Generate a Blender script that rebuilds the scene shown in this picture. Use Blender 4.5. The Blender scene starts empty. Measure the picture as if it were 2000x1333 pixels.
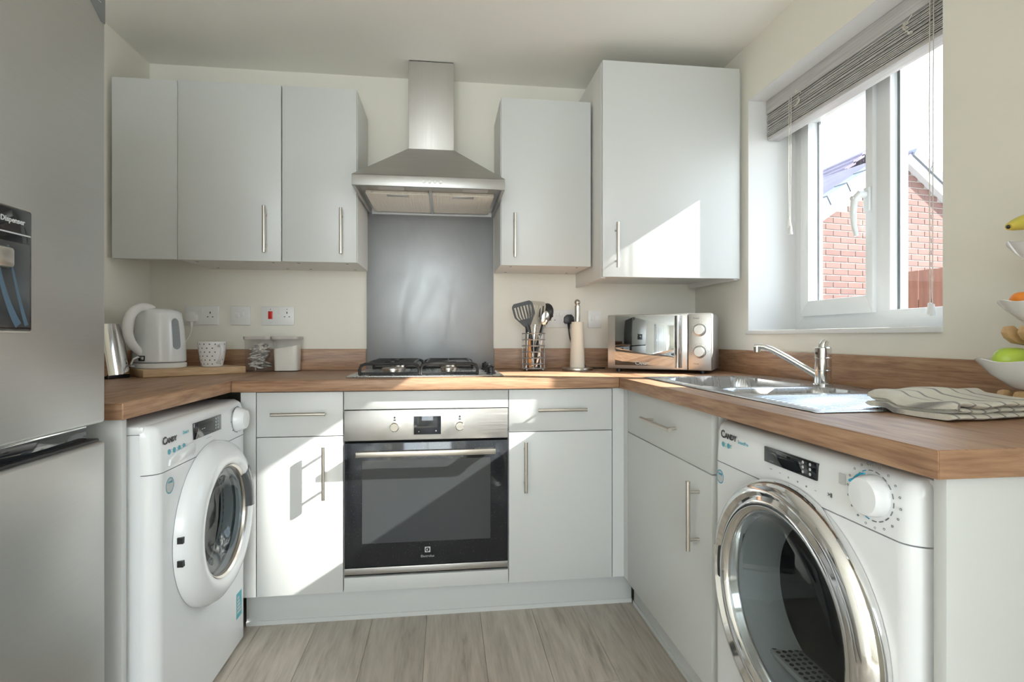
import bpy, bmesh, math, random
from math import sin, cos, pi, radians, sqrt, atan2, exp
from mathutils import Matrix, Vector
random.seed(7)
C = bpy.context.scene.collection
sc = bpy.context.scene

# ------------------------------------------------------------------ camera
cam_d = bpy.data.cameras.new('camera'); cam = bpy.data.objects.new('camera', cam_d); C.objects.link(cam)
cam_d.sensor_width = 36.0; cam_d.lens = 1045.5 / 2000 * 36.0; cam_d.shift_y = -6.9 / 2000
cam_d.clip_start = 0.02; cam_d.clip_end = 200
cam.location = (0, 0, 1.048); cam.rotation_euler = (radians(90), 0, -math.atan(130.7 / 1045.5))
sc.camera = cam

# ------------------------------------------------------------------ sky, sun, fill lamps, exposure
SUN = Vector((-3.15, 1.0, -2.02)).normalized()
w = bpy.data.worlds.new('sky'); sc.world = w; w.use_nodes = True
nt = w.node_tree; nt.nodes.clear()
wo = nt.nodes.new('ShaderNodeOutputWorld'); bg = nt.nodes.new('ShaderNodeBackground')
tc = nt.nodes.new('ShaderNodeTexCoord'); sep = nt.nodes.new('ShaderNodeSeparateXYZ')
rampz = nt.nodes.new('ShaderNodeValToRGB'); noi = nt.nodes.new('ShaderNodeTexNoise'); rampc = nt.nodes.new('ShaderNodeValToRGB')
mixc = nt.nodes.new('ShaderNodeMixRGB')
nt.links.new(tc.outputs['Generated'], sep.inputs[0]); nt.links.new(sep.outputs['Z'], rampz.inputs[0])
rampz.color_ramp.elements[0].position = 0.0; rampz.color_ramp.elements[0].color = (0.80, 0.90, 1.0, 1)
rampz.color_ramp.elements[1].position = 0.7; rampz.color_ramp.elements[1].color = (0.55, 0.74, 1.0, 1)
noi.inputs['Scale'].default_value = 3.2; noi.inputs['Detail'].default_value = 6
nt.links.new(tc.outputs['Generated'], noi.inputs['Vector']); nt.links.new(noi.outputs['Fac'], rampc.inputs[0])
rampc.color_ramp.elements[0].position = 0.5; rampc.color_ramp.elements[1].position = 0.62
nt.links.new(rampc.outputs[0], mixc.inputs[0]); nt.links.new(rampz.outputs[0], mixc.inputs[1]); mixc.inputs[2].default_value = (1.15, 1.15, 1.15, 1)
nt.links.new(mixc.outputs[0], bg.inputs[0]); bg.inputs[1].default_value = 1.55
nt.links.new(bg.outputs[0], wo.inputs[0])

def light(name, kind, loc, rot, energy, color=(1, 1, 1), **kw):
    d = bpy.data.lights.new(name, kind); d.energy = energy; d.color = color
    for k, v in kw.items(): setattr(d, k, v)
    o = bpy.data.objects.new(name, d); C.objects.link(o); o.location = loc; o.rotation_euler = rot
    return o
s = light('sun', 'SUN', (6, -2, 6), (0, 0, 0), 7.2, (1.0, 0.96, 0.90), angle=radians(0.53))
s.rotation_euler = SUN.to_track_quat('-Z', 'Y').to_euler()
# fill lamps added behind the camera to brighten the room, inside the unseen openings
light('fill_right', 'AREA', (1.262, -1.7, 1.08), (0, radians(90), 0), 4, (0.84, 0.92, 1.0), shape='RECTANGLE', size=2.0, size_y=0.96)
light('fill_rear', 'AREA', (-0.2, -2.34, 1.45), (radians(90), 0, 0), 10, (0.84, 0.94, 1.0), shape='RECTANGLE', size=1.5, size_y=1.05)
vs = sc.view_settings; vs.view_transform = 'Standard'; vs.look = 'None'; vs.exposure = 1.82; vs.gamma = 1.0; vs.use_curve_mapping = False
cy = sc.cycles
cy.max_bounces = 10; cy.diffuse_bounces = 6; cy.glossy_bounces = 5; cy.transmission_bounces = 6; cy.transparent_max_bounces = 16
cy.caustics_reflective = True; cy.caustics_refractive = False; cy.sample_clamp_indirect = 4.0; cy.blur_glossy = 0.6

# ------------------------------------------------------------------ dimensions
YF, YW, YT, YB = 1.997, 2.294, 2.152, 2.61       # base fronts, wall-unit fronts, tall unit front, back wall
XR, XW, XL = 0.684, 1.274, -1.328                # right-run fronts, right wall, left wall
ZC, ZW, WT = 2.29, 0.8956, 0.040                 # ceiling, worktop top, worktop thickness
ZU = ZW - WT; ZD0, ZDS = 0.125, 0.692            # underside, door bottom, drawer split
YR = -2.35                                       # rear wall

# ------------------------------------------------------------------ materials
MATS = {}
def nmat(name):
    m = bpy.data.materials.new(name); m.use_nodes = True; MATS[name] = m
    return m, m.node_tree, m.node_tree.nodes['Principled BSDF']
def pm(name, base, rough=0.5, metal=0.0, **kw):
    m, t, b = nmat(name)
    b.inputs['Base Color'].default_value = (*base, 1); b.inputs['Roughness'].default_value = rough; b.inputs['Metallic'].default_value = metal
    for k, v in kw.items(): b.inputs[k].default_value = v
    return m
def noisy(m, scale=(1, 1, 1), nscale=8, detail=4, bump=0.0, rough=None, col=None, coord='Object', dist=0.0):
    t = m.node_tree; b = t.nodes['Principled BSDF']
    tcn = t.nodes.new('ShaderNodeTexCoord'); mp = t.nodes.new('ShaderNodeMapping'); n = t.nodes.new('ShaderNodeTexNoise')
    mp.inputs['Scale'].default_value = scale; n.inputs['Scale'].default_value = nscale; n.inputs['Detail'].default_value = detail; n.inputs['Distortion'].default_value = dist
    t.links.new(tcn.outputs[coord], mp.inputs[0]); t.links.new(mp.outputs[0], n.inputs['Vector'])
    if bump:
        bp = t.nodes.new('ShaderNodeBump'); bp.inputs['Strength'].default_value = bump; bp.inputs['Distance'].default_value = 0.002
        t.links.new(n.outputs['Fac'], bp.inputs['Height']); t.links.new(bp.outputs[0], b.inputs['Normal'])
    if rough:
        r = t.nodes.new('ShaderNodeMapRange'); r.inputs[1].default_value = 0.3; r.inputs[2].default_value = 0.7; r.inputs[3].default_value = rough[0]; r.inputs[4].default_value = rough[1]
        t.links.new(n.outputs['Fac'], r.inputs[0]); t.links.new(r.outputs[0], b.inputs['Roughness'])
    if col:
        cr = t.nodes.new('ShaderNodeValToRGB'); e = cr.color_ramp.elements
        e[0].position = col[0][0]; e[0].color = (*col[0][1], 1); e[1].position = col[-1][0]; e[1].color = (*col[-1][1], 1)
        for p, c in col[1:-1]:
            q = e.new(p); q.color = (*c, 1)
        t.links.new(n.outputs['Fac'], cr.inputs[0]); t.links.new(cr.outputs[0], b.inputs['Base Color'])
    return m
def wood(name, scale, cols, nscale=2.2, rough=0.42, rnd=False, fine=0.35):
    m, t, b = nmat(name)
    tcn = t.nodes.new('ShaderNodeTexCoord'); mp = t.nodes.new('ShaderNodeMapping'); mp.inputs['Scale'].default_value = scale
    t.links.new(tcn.outputs['Object'], mp.inputs[0])
    src = mp.outputs[0]
    if rnd:
        oi = t.nodes.new('ShaderNodeObjectInfo'); mul = t.nodes.new('ShaderNodeMath'); mul.operation = 'MULTIPLY'; mul.inputs[1].default_value = 37.0
        t.links.new(oi.outputs['Random'], mul.inputs[0])
        va = t.nodes.new('ShaderNodeVectorMath'); va.operation = 'ADD'
        t.links.new(mp.outputs[0], va.inputs[0]); t.links.new(mul.outputs[0], va.inputs[1]); src = va.outputs[0]
    n1 = t.nodes.new('ShaderNodeTexNoise'); n1.inputs['Scale'].default_value = nscale; n1.inputs['Detail'].default_value = 7; n1.inputs['Distortion'].default_value = 1.55; n1.inputs['Roughness'].default_value = 0.6
    t.links.new(src, n1.inputs['Vector'])
    mp2 = t.nodes.new('ShaderNodeMapping'); mp2.inputs['Scale'].default_value = (1, 1, 1)
    n2 = t.nodes.new('ShaderNodeTexNoise'); n2.inputs['Scale'].default_value = nscale * 6; n2.inputs['Detail'].default_value = 4
    t.links.new(src, n2.inputs['Vector'])
    mx = t.nodes.new('ShaderNodeMixRGB'); mx.inputs[0].default_value = fine
    t.links.new(n1.outputs['Fac'], mx.inputs[1]); t.links.new(n2.outputs['Fac'], mx.inputs[2])
    cr = t.nodes.new('ShaderNodeValToRGB'); e = cr.color_ramp.elements
    e[0].position = cols[0][0]; e[0].color = (*cols[0][1], 1); e[1].position = cols[-1][0]; e[1].color = (*cols[-1][1], 1)
    for p, c in cols[1:-1]:
        q = e.new(p); q.color = (*c, 1)
    t.links.new(mx.outputs[0], cr.inputs[0])
    out = cr.outputs[0]
    if rnd:
        hs = t.nodes.new('ShaderNodeHueSaturation'); mr = t.nodes.new('ShaderNodeMapRange'); mr.inputs[3].default_value = 0.9; mr.inputs[4].default_value = 1.1
        t.links.new(oi.outputs['Random'], mr.inputs[0]); t.links.new(mr.outputs[0], hs.inputs['Value']); t.links.new(out, hs.inputs['Color']); out = hs.outputs[0]
    t.links.new(out, b.inputs['Base Color']); b.inputs['Roughness'].default_value = rough
    bp = t.nodes.new('ShaderNodeBump'); bp.inputs['Strength'].default_value = 0.08; bp.inputs['Distance'].default_value = 0.001
    t.links.new(n2.outputs['Fac'], bp.inputs['Height']); t.links.new(bp.outputs[0], b.inputs['Normal'])
    return m
def glassy(name, tint=(1, 1, 1), ior=1.45, rough=0.0, body=0.0, bodycol=(0.9, 0.9, 0.9)):
    """thin clear sheet: transparent with a Fresnel reflection, optionally some milky body"""
    m = bpy.data.materials.new(name); m.use_nodes = True; t = m.node_tree; t.nodes.clear(); MATS[name] = m
    o = t.nodes.new('ShaderNodeOutputMaterial'); tr = t.nodes.new('ShaderNodeBsdfTransparent'); gl = t.nodes.new('ShaderNodeBsdfGlossy'); fr = t.nodes.new('ShaderNodeLayerWeight'); pw5 = t.nodes.new('ShaderNodeMath'); mad = t.nodes.new('ShaderNodeMath'); mx = t.nodes.new('ShaderNodeMixShader')
    tr.inputs[0].default_value = (*tint, 1); gl.inputs['Roughness'].default_value = rough; fr.inputs[0].default_value = 0.5; f0 = ((ior - 1) / (ior + 1)) ** 2
    pw5.operation = 'POWER'; pw5.inputs[1].default_value = 5.0; mad.operation = 'MULTIPLY_ADD'; mad.inputs[1].default_value = 1 - f0; mad.inputs[2].default_value = f0
    t.links.new(fr.outputs['Facing'], pw5.inputs[0]); t.links.new(pw5.outputs[0], mad.inputs[0])
    src = tr.outputs[0]
    if body:
        df = t.nodes.new('ShaderNodeBsdfDiffuse'); df.inputs[0].default_value = (*bodycol, 1); m2 = t.nodes.new('ShaderNodeMixShader'); m2.inputs[0].default_value = body
        t.links.new(tr.outputs[0], m2.inputs[1]); t.links.new(df.outputs[0], m2.inputs[2]); src = m2.outputs[0]
    t.links.new(mad.outputs[0], mx.inputs[0]); t.links.new(src, mx.inputs[1]); t.links.new(gl.outputs[0], mx.inputs[2]); t.links.new(mx.outputs[0], o.inputs[0])
    return m

WALL = noisy(pm('wall_paint', (0.82, 0.795, 0.715), 0.7), nscale=260, bump=0.06)
CEIL = noisy(pm('ceiling_paint', (0.88, 0.865, 0.815), 0.5), nscale=200, bump=0.05)
REVEAL = pm('reveal_paint', (0.76, 0.765, 0.76), 0.5)
DOOR = noisy(pm('cabinet_grey', (0.615, 0.63, 0.62), 0.36), nscale=300, bump=0.03)
CARC = pm('carcass_white', (0.74, 0.74, 0.72), 0.45)
PLN = pm('plinth_grey', (0.60, 0.615, 0.61), 0.4)
WCOL = [(0.30, (0.16, 0.078, 0.042)), (0.44, (0.30, 0.165, 0.095)), (0.56, (0.41, 0.245, 0.145)), (0.72, (0.52, 0.335, 0.21))]
WOODX = wood('walnut_laminate_x', (1.1, 15, 15), WCOL)
WOODY = wood('walnut_laminate_y', (15, 1.1, 15), WCOL)
FLOORM = wood('grey_oak_laminate', (11, 1.0, 11), [(0.28, (0.24, 0.20, 0.165)), (0.44, (0.41, 0.36, 0.305)), (0.58, (0.51, 0.455, 0.39)), (0.75, (0.59, 0.535, 0.465))], nscale=1.5, rough=0.38, rnd=True)
BOARDM = wood('acacia_board', (1.5, 14, 14), [(0.3, (0.20, 0.105, 0.05)), (0.42, (0.50, 0.33, 0.18)), (0.6, (0.66, 0.47, 0.28)), (0.8, (0.72, 0.55, 0.36))], nscale=1.6, rough=0.5)
BAMBOO = wood('bamboo', (3, 14, 14), [(0.3, (0.45, 0.27, 0.12)), (0.7, (0.60, 0.40, 0.21))], nscale=2.0, rough=0.45)
STEEL = noisy(pm('brushed_steel', (0.50, 0.49, 0.475), 0.32, 1.0), scale=(1.0, 1.0, 90), nscale=4, detail=3, rough=(0.34, 0.46), bump=0.02)
STEELV = noisy(pm('brushed_steel_vertical', (0.60, 0.58, 0.55), 0.34, 1.0), scale=(70, 70, 1.0), nscale=4, detail=3, rough=(0.46, 0.56), bump=0.02)
FRIDGE = noisy(pm('fridge_steel', (0.56, 0.56, 0.55), 0.4, 1.0), scale=(1.0, 1.0, 120), nscale=5, detail=3, rough=(0.34, 0.46), bump=0.01)
SPLASH = noisy(pm('splashback_steel', (0.37, 0.38, 0.39), 0.36, 1.0), scale=(3.0, 1.0, 1.4), nscale=3, detail=5, rough=(0.46, 0.58), dist=1.5)
SINKM = noisy(pm('sink_steel', (0.50, 0.51, 0.52), 0.3, 1.0), scale=(40, 2, 2), nscale=4, rough=(0.24, 0.36))
CHROME = pm('chrome', (0.80, 0.80, 0.80), 0.07, 1.0)
SATIN = pm('satin_nickel', (0.60, 0.56, 0.51), 0.28, 1.0)
WHITE = pm('white_enamel', (0.80, 0.82, 0.84), 0.16)
WPLAS = pm('white_plastic', (0.80, 0.80, 0.785), 0.3)
WPVC = pm('white_upvc', (0.80, 0.82, 0.82), 0.25)
BLACK = pm('black_plastic', (0.018, 0.018, 0.02), 0.38)
BGLOSS = pm('black_glass', (0.012, 0.014, 0.017), 0.05)
CAST = pm('black_cast_iron', (0.02, 0.02, 0.021), 0.42)
DARK = pm('dark_gap', (0.03, 0.03, 0.03), 0.8)
PGREY = pm('grey_print', (0.16, 0.17, 0.18), 0.5)
PBLACK = pm('black_print', (0.03, 0.032, 0.035), 0.5)
PTEAL = pm('teal_print', (0.10, 0.42, 0.50), 0.5)
PBLUE = pm('blue_print', (0.03, 0.33, 0.50), 0.45)
PLIGHT = pm('pale_print', (0.55, 0.56, 0.57), 0.5)
PRED = pm('red_rocker', (0.62, 0.02, 0.015), 0.35)
GLASS = glassy('window_glass', (0.97, 0.985, 0.985), 1.45)
CLEAR = glassy('clear_plastic', (0.985, 0.985, 0.985), 1.35, 0.03, 0.03)
PORT = glassy('washer_glass', (0.50, 0.54, 0.56), 1.5, 0.01)
PORTD = glassy('dryer_glass', (0.66, 0.70, 0.72), 1.5, 0.01)
DOVEN = noisy(pm('oven_glass', (0.016, 0.018, 0.021), 0.06), nscale=420, detail=2, col=[(0.70, (0.016, 0.018, 0.021)), (0.78, (0.30, 0.31, 0.32))])
OWIN = pm('oven_window', (0.034, 0.038, 0.040), 0.05)
DRUM = pm('steel_drum', (0.45, 0.46, 0.47), 0.3, 1.0)
RUBBER = pm('grey_rubber', (0.33, 0.34, 0.34), 0.55)
SLATM = noisy(pm('blind_slat_grey', (0.40, 0.39, 0.385), 0.45), scale=(30, 1, 30), nscale=4, col=[(0.35, (0.46, 0.445, 0.44)), (0.7, (0.62, 0.605, 0.60))])
CORD = pm('blind_cord', (0.66, 0.63, 0.56), 0.7)
TOWEL = pm('towel_cotton', (0.62, 0.585, 0.515), 0.95)
PAPER = noisy(pm('paper_cream', (0.76, 0.70, 0.60), 0.9), nscale=120, bump=0.15)
CERAM = pm('white_ceramic', (0.82, 0.82, 0.82), 0.15)
UTBLACK = pm('black_nylon', (0.022, 0.022, 0.024), 0.4)
WOODH = pm('wooden_handle', (0.52, 0.25, 0.10), 0.5)
WIRE = pm('grey_wire', (0.42, 0.42, 0.42), 0.35, 0.8)
LIDM = pm('canister_lid', (0.52, 0.48, 0.45), 0.4)
SUGAR = noisy(pm('sugar', (0.80, 0.77, 0.71), 0.95), nscale=600, bump=0.3)
SACH = noisy(pm('sachet_paper', (0.62, 0.58, 0.53), 0.7), nscale=60, col=[(0.4, (0.34, 0.31, 0.29)), (0.55, (0.74, 0.71, 0.67))])
GAUGE = pm('kettle_gauge', (0.30, 0.33, 0.36), 0.12)
FILTER = noisy(pm('filter_mesh', (0.84, 0.80, 0.72), 0.5, 0.15), scale=(220, 6, 6), nscale=1, detail=0, bump=0.8)  # pale cream stands in for sunlight reflected onto the filters
BANANA = noisy(pm('banana_skin', (0.78, 0.56, 0.09), 0.45), nscale=9, col=[(0.35, (0.50, 0.47, 0.08)), (0.55, (0.80, 0.57, 0.10))])
ORANGE = noisy(pm('tangerine_skin', (0.85, 0.26, 0.025), 0.4), nscale=160, bump=0.25)
GREEN = noisy(pm('green_fruit', (0.42, 0.58, 0.05), 0.3), nscale=7, col=[(0.3, (0.36, 0.54, 0.04)), (0.7, (0.55, 0.66, 0.12))])
MORTAR = noisy(pm('mortar', (0.27, 0.25, 0.23), 0.9), nscale=80, bump=0.2)
FENCEM = wood('fence_timber', (18, 18, 1.2), [(0.3, (0.10, 0.034, 0.02)), (0.55, (0.17, 0.064, 0.036)), (0.8, (0.22, 0.095, 0.055))], nscale=1.5, rough=0.8, rnd=True)
ROOFM = noisy(pm('roof_tile', (0.17, 0.13, 0.17), 0.7), nscale=5, col=[(0.3, (0.085, 0.066, 0.10)), (0.7, (0.12, 0.095, 0.14))])
VERGE = pm('verge_cap_grey', (0.12, 0.13, 0.145), 0.5)
BARGE = pm('barge_white', (0.50, 0.51, 0.52), 0.4)
GROUND = noisy(pm('ground_paving', (0.3, 0.29, 0.27), 0.9), nscale=30, col=[(0.3, (0.26, 0.25, 0.23)), (0.7, (0.34, 0.33, 0.31))])
# bricks: tint by instance
BRICK, bt, bb = nmat('brick')
oi = bt.nodes.new('ShaderNodeObjectInfo'); cr = bt.nodes.new('ShaderNodeValToRGB'); n1 = bt.nodes.new('ShaderNodeTexNoise'); n1.inputs['Scale'].default_value = 60
cr.color_ramp.elements[0].color = (0.115, 0.056, 0.045, 1); cr.color_ramp.elements[1].color = (0.155, 0.080, 0.064, 1)
hs = bt.nodes.new('ShaderNodeHueSaturation'); mr = bt.nodes.new('ShaderNodeMapRange'); mr.inputs[3].default_value = 0.8; mr.inputs[4].default_value = 1.2
tcb = bt.nodes.new('ShaderNodeTexCoord'); bt.links.new(tcb.outputs['Object'], n1.inputs['Vector'])
bt.links.new(oi.outputs['Random'], cr.inputs[0]); bt.links.new(n1.outputs['Fac'], mr.inputs[0]); bt.links.new(mr.outputs[0], hs.inputs['Value']); bt.links.new(cr.outputs[0], hs.inputs['Color']); bt.links.new(hs.outputs[0], bb.inputs['Base Color']); bb.inputs['Roughness'].default_value = 0.9
# towel stripes and pile
tt = TOWEL.node_tree; tb = tt.nodes['Principled BSDF']; tcn = tt.nodes.new('ShaderNodeTexCoord'); sx = tt.nodes.new('ShaderNodeSeparateXYZ'); mth = tt.nodes.new('ShaderNodeMath'); mth.operation = 'SINE'; mm = tt.nodes.new('ShaderNodeMath'); mm.operation = 'MULTIPLY'; mm.inputs[1].default_value = 2 * pi / 0.036
ad = tt.nodes.new('ShaderNodeValToRGB'); ad.color_ramp.elements[0].position = 0.80; ad.color_ramp.elements[0].color = (0.66, 0.63, 0.56, 1); ad.color_ramp.elements[1].position = 0.98; ad.color_ramp.elements[1].color = (0.27, 0.26, 0.25, 1)
tt.links.new(tcn.outputs['UV'], sx.inputs[0]); tt.links.new(sx.outputs[0], mm.inputs[0]); tt.links.new(mm.outputs[0], mth.inputs[0]); tt.links.new(mth.outputs[0], ad.inputs[0]); tt.links.new(ad.outputs[0], tb.inputs['Base Color'])
nz = tt.nodes.new('ShaderNodeTexNoise'); nz.inputs['Scale'].default_value = 420; bp = tt.nodes.new('ShaderNodeBump'); bp.inputs['Strength'].default_value = 0.7; bp.inputs['Distance'].default_value = 0.002
tt.links.new(tcn.outputs['Object'], nz.inputs['Vector']); tt.links.new(nz.outputs['Fac'], bp.inputs['Height']); tt.links.new(bp.outputs[0], tb.inputs['Normal'])

# ------------------------------------------------------------------ mesh helpers
MW = {}
def setp(o, label=None, cat=None, group=None, kind=None):
    if label: o['label'] = label
    if cat: o['category'] = cat
    if group: o['group'] = group
    if kind: o['kind'] = kind
    return o
def thing(name, label, cat, loc=(0, 0, 0), rz=0.0, group=None, kind=None):
    o = bpy.data.objects.new(name, None); C.objects.link(o); o.location = loc; o.rotation_euler = (0, 0, rz); o.empty_display_size = 0.05
    MW[o.name] = Matrix.Translation(loc) @ Matrix.Rotation(rz, 4, 'Z')
    return setp(o, label, cat, group, kind)
class G:
    def __init__(self): self.bm = bmesh.new()
    def _merge(self, t, M=None):
        vm = {}
        for v in t.verts: vm[v] = self.bm.verts.new(M @ v.co if M else v.co)
        for f in t.faces:
            try: self.bm.faces.new([vm[v] for v in f.verts])
            except ValueError: pass
        t.free(); return self
    def box(self, x0, x1, y0, y1, z0, z1, bev=0.0, seg=2, M=None):
        t = bmesh.new(); bmesh.ops.create_cube(t, size=1)
        for v in t.verts: v.co = Vector(((x0 + x1) / 2 + v.co.x * (x1 - x0), (y0 + y1) / 2 + v.co.y * (y1 - y0), (z0 + z1) / 2 + v.co.z * (z1 - z0)))
        if bev: bmesh.ops.bevel(t, geom=list(t.edges), offset=bev, segments=seg, profile=0.5, affect='EDGES')
        return self._merge(t, M)
    def prism(self, poly, a0, a1, axis='z', bev=0.0, M=None):
        """polygon (2-D) extruded along an axis; poly coords are the other two axes in order"""
        t = bmesh.new()
        def mk(p, a): return {'z': (p[0], p[1], a), 'y': (p[0], a, p[1]), 'x': (a, p[0], p[1])}[axis]
        n = len(poly); A = [t.verts.new(mk(p, a0)) for p in poly]; B = [t.verts.new(mk(p, a1)) for p in poly]
        t.faces.new(A[::-1]); t.faces.new(B)
        for i in range(n): t.faces.new([A[i], A[(i + 1) % n], B[(i + 1) % n], B[i]])
        bmesh.ops.recalc_face_normals(t, faces=list(t.faces))
        if bev: bmesh.ops.bevel(t, geom=list(t.edges), offset=bev, segments=2, profile=0.5, affect='EDGES')
        return self._merge(t, M)
    def tube(self, pts, r, n=10, closed=False, cap=True, flat=1.0, up=None, M=None):
        t = bmesh.new(); pts = [Vector(p) for p in pts]; N = len(pts); rings = []
        rr = r if hasattr(r, '__len__') else [r] * N
        prev = None
        for i, p in enumerate(pts):
            if closed: d = pts[(i + 1) % N] - pts[i - 1]
            else: d = pts[min(i + 1, N - 1)] - pts[max(i - 1, 0)]
            d.normalize()
            if up is not None: a = Vector(up).cross(d)
            elif prev is not None: a = prev - d * prev.dot(d)
            else:
                a = d.cross(Vector((0, 0, 1)))
                if a.length < 0.05: a = d.cross(Vector((0, 1, 0)))
            a.normalize(); b = d.cross(a); prev = a
            rings.append([t.verts.new(p + a * (rr[i] * cos(2 * pi * k / n)) + b * (rr[i] * flat * sin(2 * pi * k / n))) for k in range(n)])
        for i in range(N if closed else N - 1):
            A, B = rings[i], rings[(i + 1) % N]
            for k in range(n): t.faces.new([A[k], A[(k + 1) % n], B[(k + 1) % n], B[k]])
        if cap and not closed: t.faces.new(rings[0][::-1]); t.faces.new(rings[-1])
        bmesh.ops.recalc_face_normals(t, faces=list(t.faces))
        return self._merge(t, M)
    def cyl(self, p0, p1, r, r1=None, n=24, M=None): return self.tube([p0, p1], [r, r if r1 is None else r1], n, M=M)
    def lathe(self, prof, c=(0, 0, 0), axis='z', n=40, M=None, wav=None, sx=1.0, sy=1.0):
        t = bmesh.new(); rings = []; c = Vector(c)
        for r, h in prof:
            ring = []
            for k in range(n):
                a = 2 * pi * k / n; rad = max(r, 1e-5)
                x, y, z = rad * cos(a) * sx, rad * sin(a) * sy, h + (wav(a, r, h) if wav else 0)
                v = {'z': (x, y, z), 'y': (x, z, y), 'x': (z, x, y)}[axis]
                ring.append(t.verts.new(c + Vector(v)))
            rings.append(ring)
        for A, B in zip(rings, rings[1:]):
            for k in range(n): t.faces.new([A[k], A[(k + 1) % n], B[(k + 1) % n], B[k]])
        bmesh.ops.remove_doubles(t, verts=list(t.verts), dist=3e-5)
        bmesh.ops.recalc_face_normals(t, faces=list(t.faces))
        return self._merge(t, M)
    def sphere(self, c, r, s=(1, 1, 1), n=24, M=None):
        return self.lathe([(r * sin(pi * i / 12), -r * cos(pi * i / 12) * s[2]) for i in range(13)], c, 'z', n, M, sx=s[0], sy=s[1])
    def grid(self, fn, nu, nv, M=None):
        t = bmesh.new(); V = [[t.verts.new(fn(i / nu, j / nv)) for j in range(nv + 1)] for i in range(nu + 1)]
        for i in range(nu):
            for j in range(nv): t.faces.new([V[i][j], V[i + 1][j], V[i + 1][j + 1], V[i][j + 1]])
        return self._merge(t, M)
    def face(self, pts, M=None):
        t = bmesh.new(); t.faces.new([t.verts.new(p) for p in pts]); return self._merge(t, M)
    def build(self, name, mat, parent=None, world=False, angle=35, label=None, cat=None, group=None, kind=None):
        me = bpy.data.meshes.new(name); self.bm.to_mesh(me); self.bm.free()
        me.shade_smooth(); me.set_sharp_from_angle(angle=radians(angle))
        me.materials.append(mat)
        o = bpy.data.objects.new(name, me); C.objects.link(o)
        if parent is not None:
            o.parent = parent
            if world:
                I = MW[parent.name].inverted(); me.transform(I)
        MW[o.name] = MW[parent.name].copy() if parent is not None else Matrix.Identity(4)
        return setp(o, label, cat, group, kind)
def single(g, name, mat, label, cat, origin=(0, 0, 0), rz=0.0, group=None, kind=None, angle=35):
    """a thing that is one mesh; the geometry is in local coordinates about origin"""
    o = g.build(name, mat, None, angle=angle, label=label, cat=cat, group=group, kind=kind)
    o.location = origin; o.rotation_euler = (0, 0, rz); MW[o.name] = Matrix.Translation(origin) @ Matrix.Rotation(rz, 4, 'Z')
    return o
def shared(name, me, parent, loc, rot=(0, 0, 0), scale=(1, 1, 1)):
    o = bpy.data.objects.new(name, me); C.objects.link(o); o.parent = parent; o.location = loc; o.rotation_euler = rot; o.scale = scale
    return o
def text(s, size, parent, loc, mat, name='lettering', rot=(pi / 2, 0, 0), align='CENTER', bold=0.0, sx=1.0):
    cu = bpy.data.curves.new(name, 'FONT'); cu.body = s; cu.size = size; cu.align_x = align; cu.align_y = 'CENTER'; cu.extrude = 0.0003; cu.offset = bold; cu.resolution_u = 2
    ob = bpy.data.objects.new(name + '_tmp', cu); C.objects.link(ob)
    me = bpy.data.meshes.new_from_object(ob.evaluated_get(bpy.context.evaluated_depsgraph_get()))
    bpy.data.objects.remove(ob); bpy.data.curves.remove(cu)
    me.name = name; me.materials.clear(); me.materials.append(mat)
    o = bpy.data.objects.new(name, me); C.objects.link(o); o.parent = parent; o.location = loc; o.rotation_euler = rot; o.scale = (sx, 1, 1)
    return o
def bez(p0, p1, p2, p3, n=14):
    P = [Vector(p) for p in (p0, p1, p2, p3)]
    return [P[0] * (1 - t) ** 3 + P[1] * 3 * t * (1 - t) ** 2 + P[2] * 3 * t * t * (1 - t) + P[3] * t ** 3 for t in (i / n for i in range(n + 1))]
def mitre(g, x0, x1, y0, y1, z0, z1, ty0, ty1, tz0, tz1, bev=.004):
    """four mitred bars of a rectangular frame in the yz plane"""
    a, b, c, d = (y0, z0), (y1, z0), (y1, z1), (y0, z1); e, f, h, i = (y0 + ty0, z0 + tz0), (y1 - ty1, z0 + tz0), (y1 - ty1, z1 - tz1), (y0 + ty0, z1 - tz1)
    for q in ([a, b, f, e], [b, c, h, f], [c, d, i, h], [d, a, e, i]): g.prism(q, x0, x1, 'x', bev=.0015)
    return g
def struct(g, name, mat, parent=None, label=None, **kw):
    o = g.build(name, mat, parent, **kw)
    if parent is None: o['kind'] = 'structure'; o['label'] = label or name.replace('_', ' ')
    return o

# ------------------------------------------------------------------ room shell
fl = struct(G().box(XL - .1, XW + .25, YR - .1, YB + .1, -0.06, -0.008), 'floor', MORTAR, label='grey oak laminate floor laid in long planks')
pw, pl = 0.199, 1.285
pme = None
for i in range(-7, 7):
    x0 = -0.068 + i * pw
    off = (i * 0.47) % 1.0 * pl
    y = YR - off
    while y < YB:
        a, b = max(y, YR), min(y + pl, YB); x1 = min(x0 + pw, XW); xs = max(x0, XL)
        if b - a > 0.03 and x1 - xs > 0.01:
            o = G().box(-(x1 - xs) / 2 + .0004, (x1 - xs) / 2 - .0004, -(b - a) / 2 + .0004, (b - a) / 2 - .0004, -0.008, 0.0, bev=0.0006, seg=1).build('plank', FLOORM, fl)
            o.location = ((x1 + xs) / 2, (a + b) / 2, 0)
        y += pl
struct(G().box(XL - .1, XW + .25, YR - .1, YB + .1, ZC, ZC + .1), 'ceiling', CEIL, label='cream white plastered ceiling')
struct(G().box(XL - .1, XW + .25, YB, YB + .1, 0, ZC), 'wall_back', WALL, label='cream painted wall behind the hob')
struct(G().box(XL - .1, XL, YR - .1, YB, 0, ZC), 'wall_left', WALL, label='cream painted wall beside the fridge')
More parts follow.
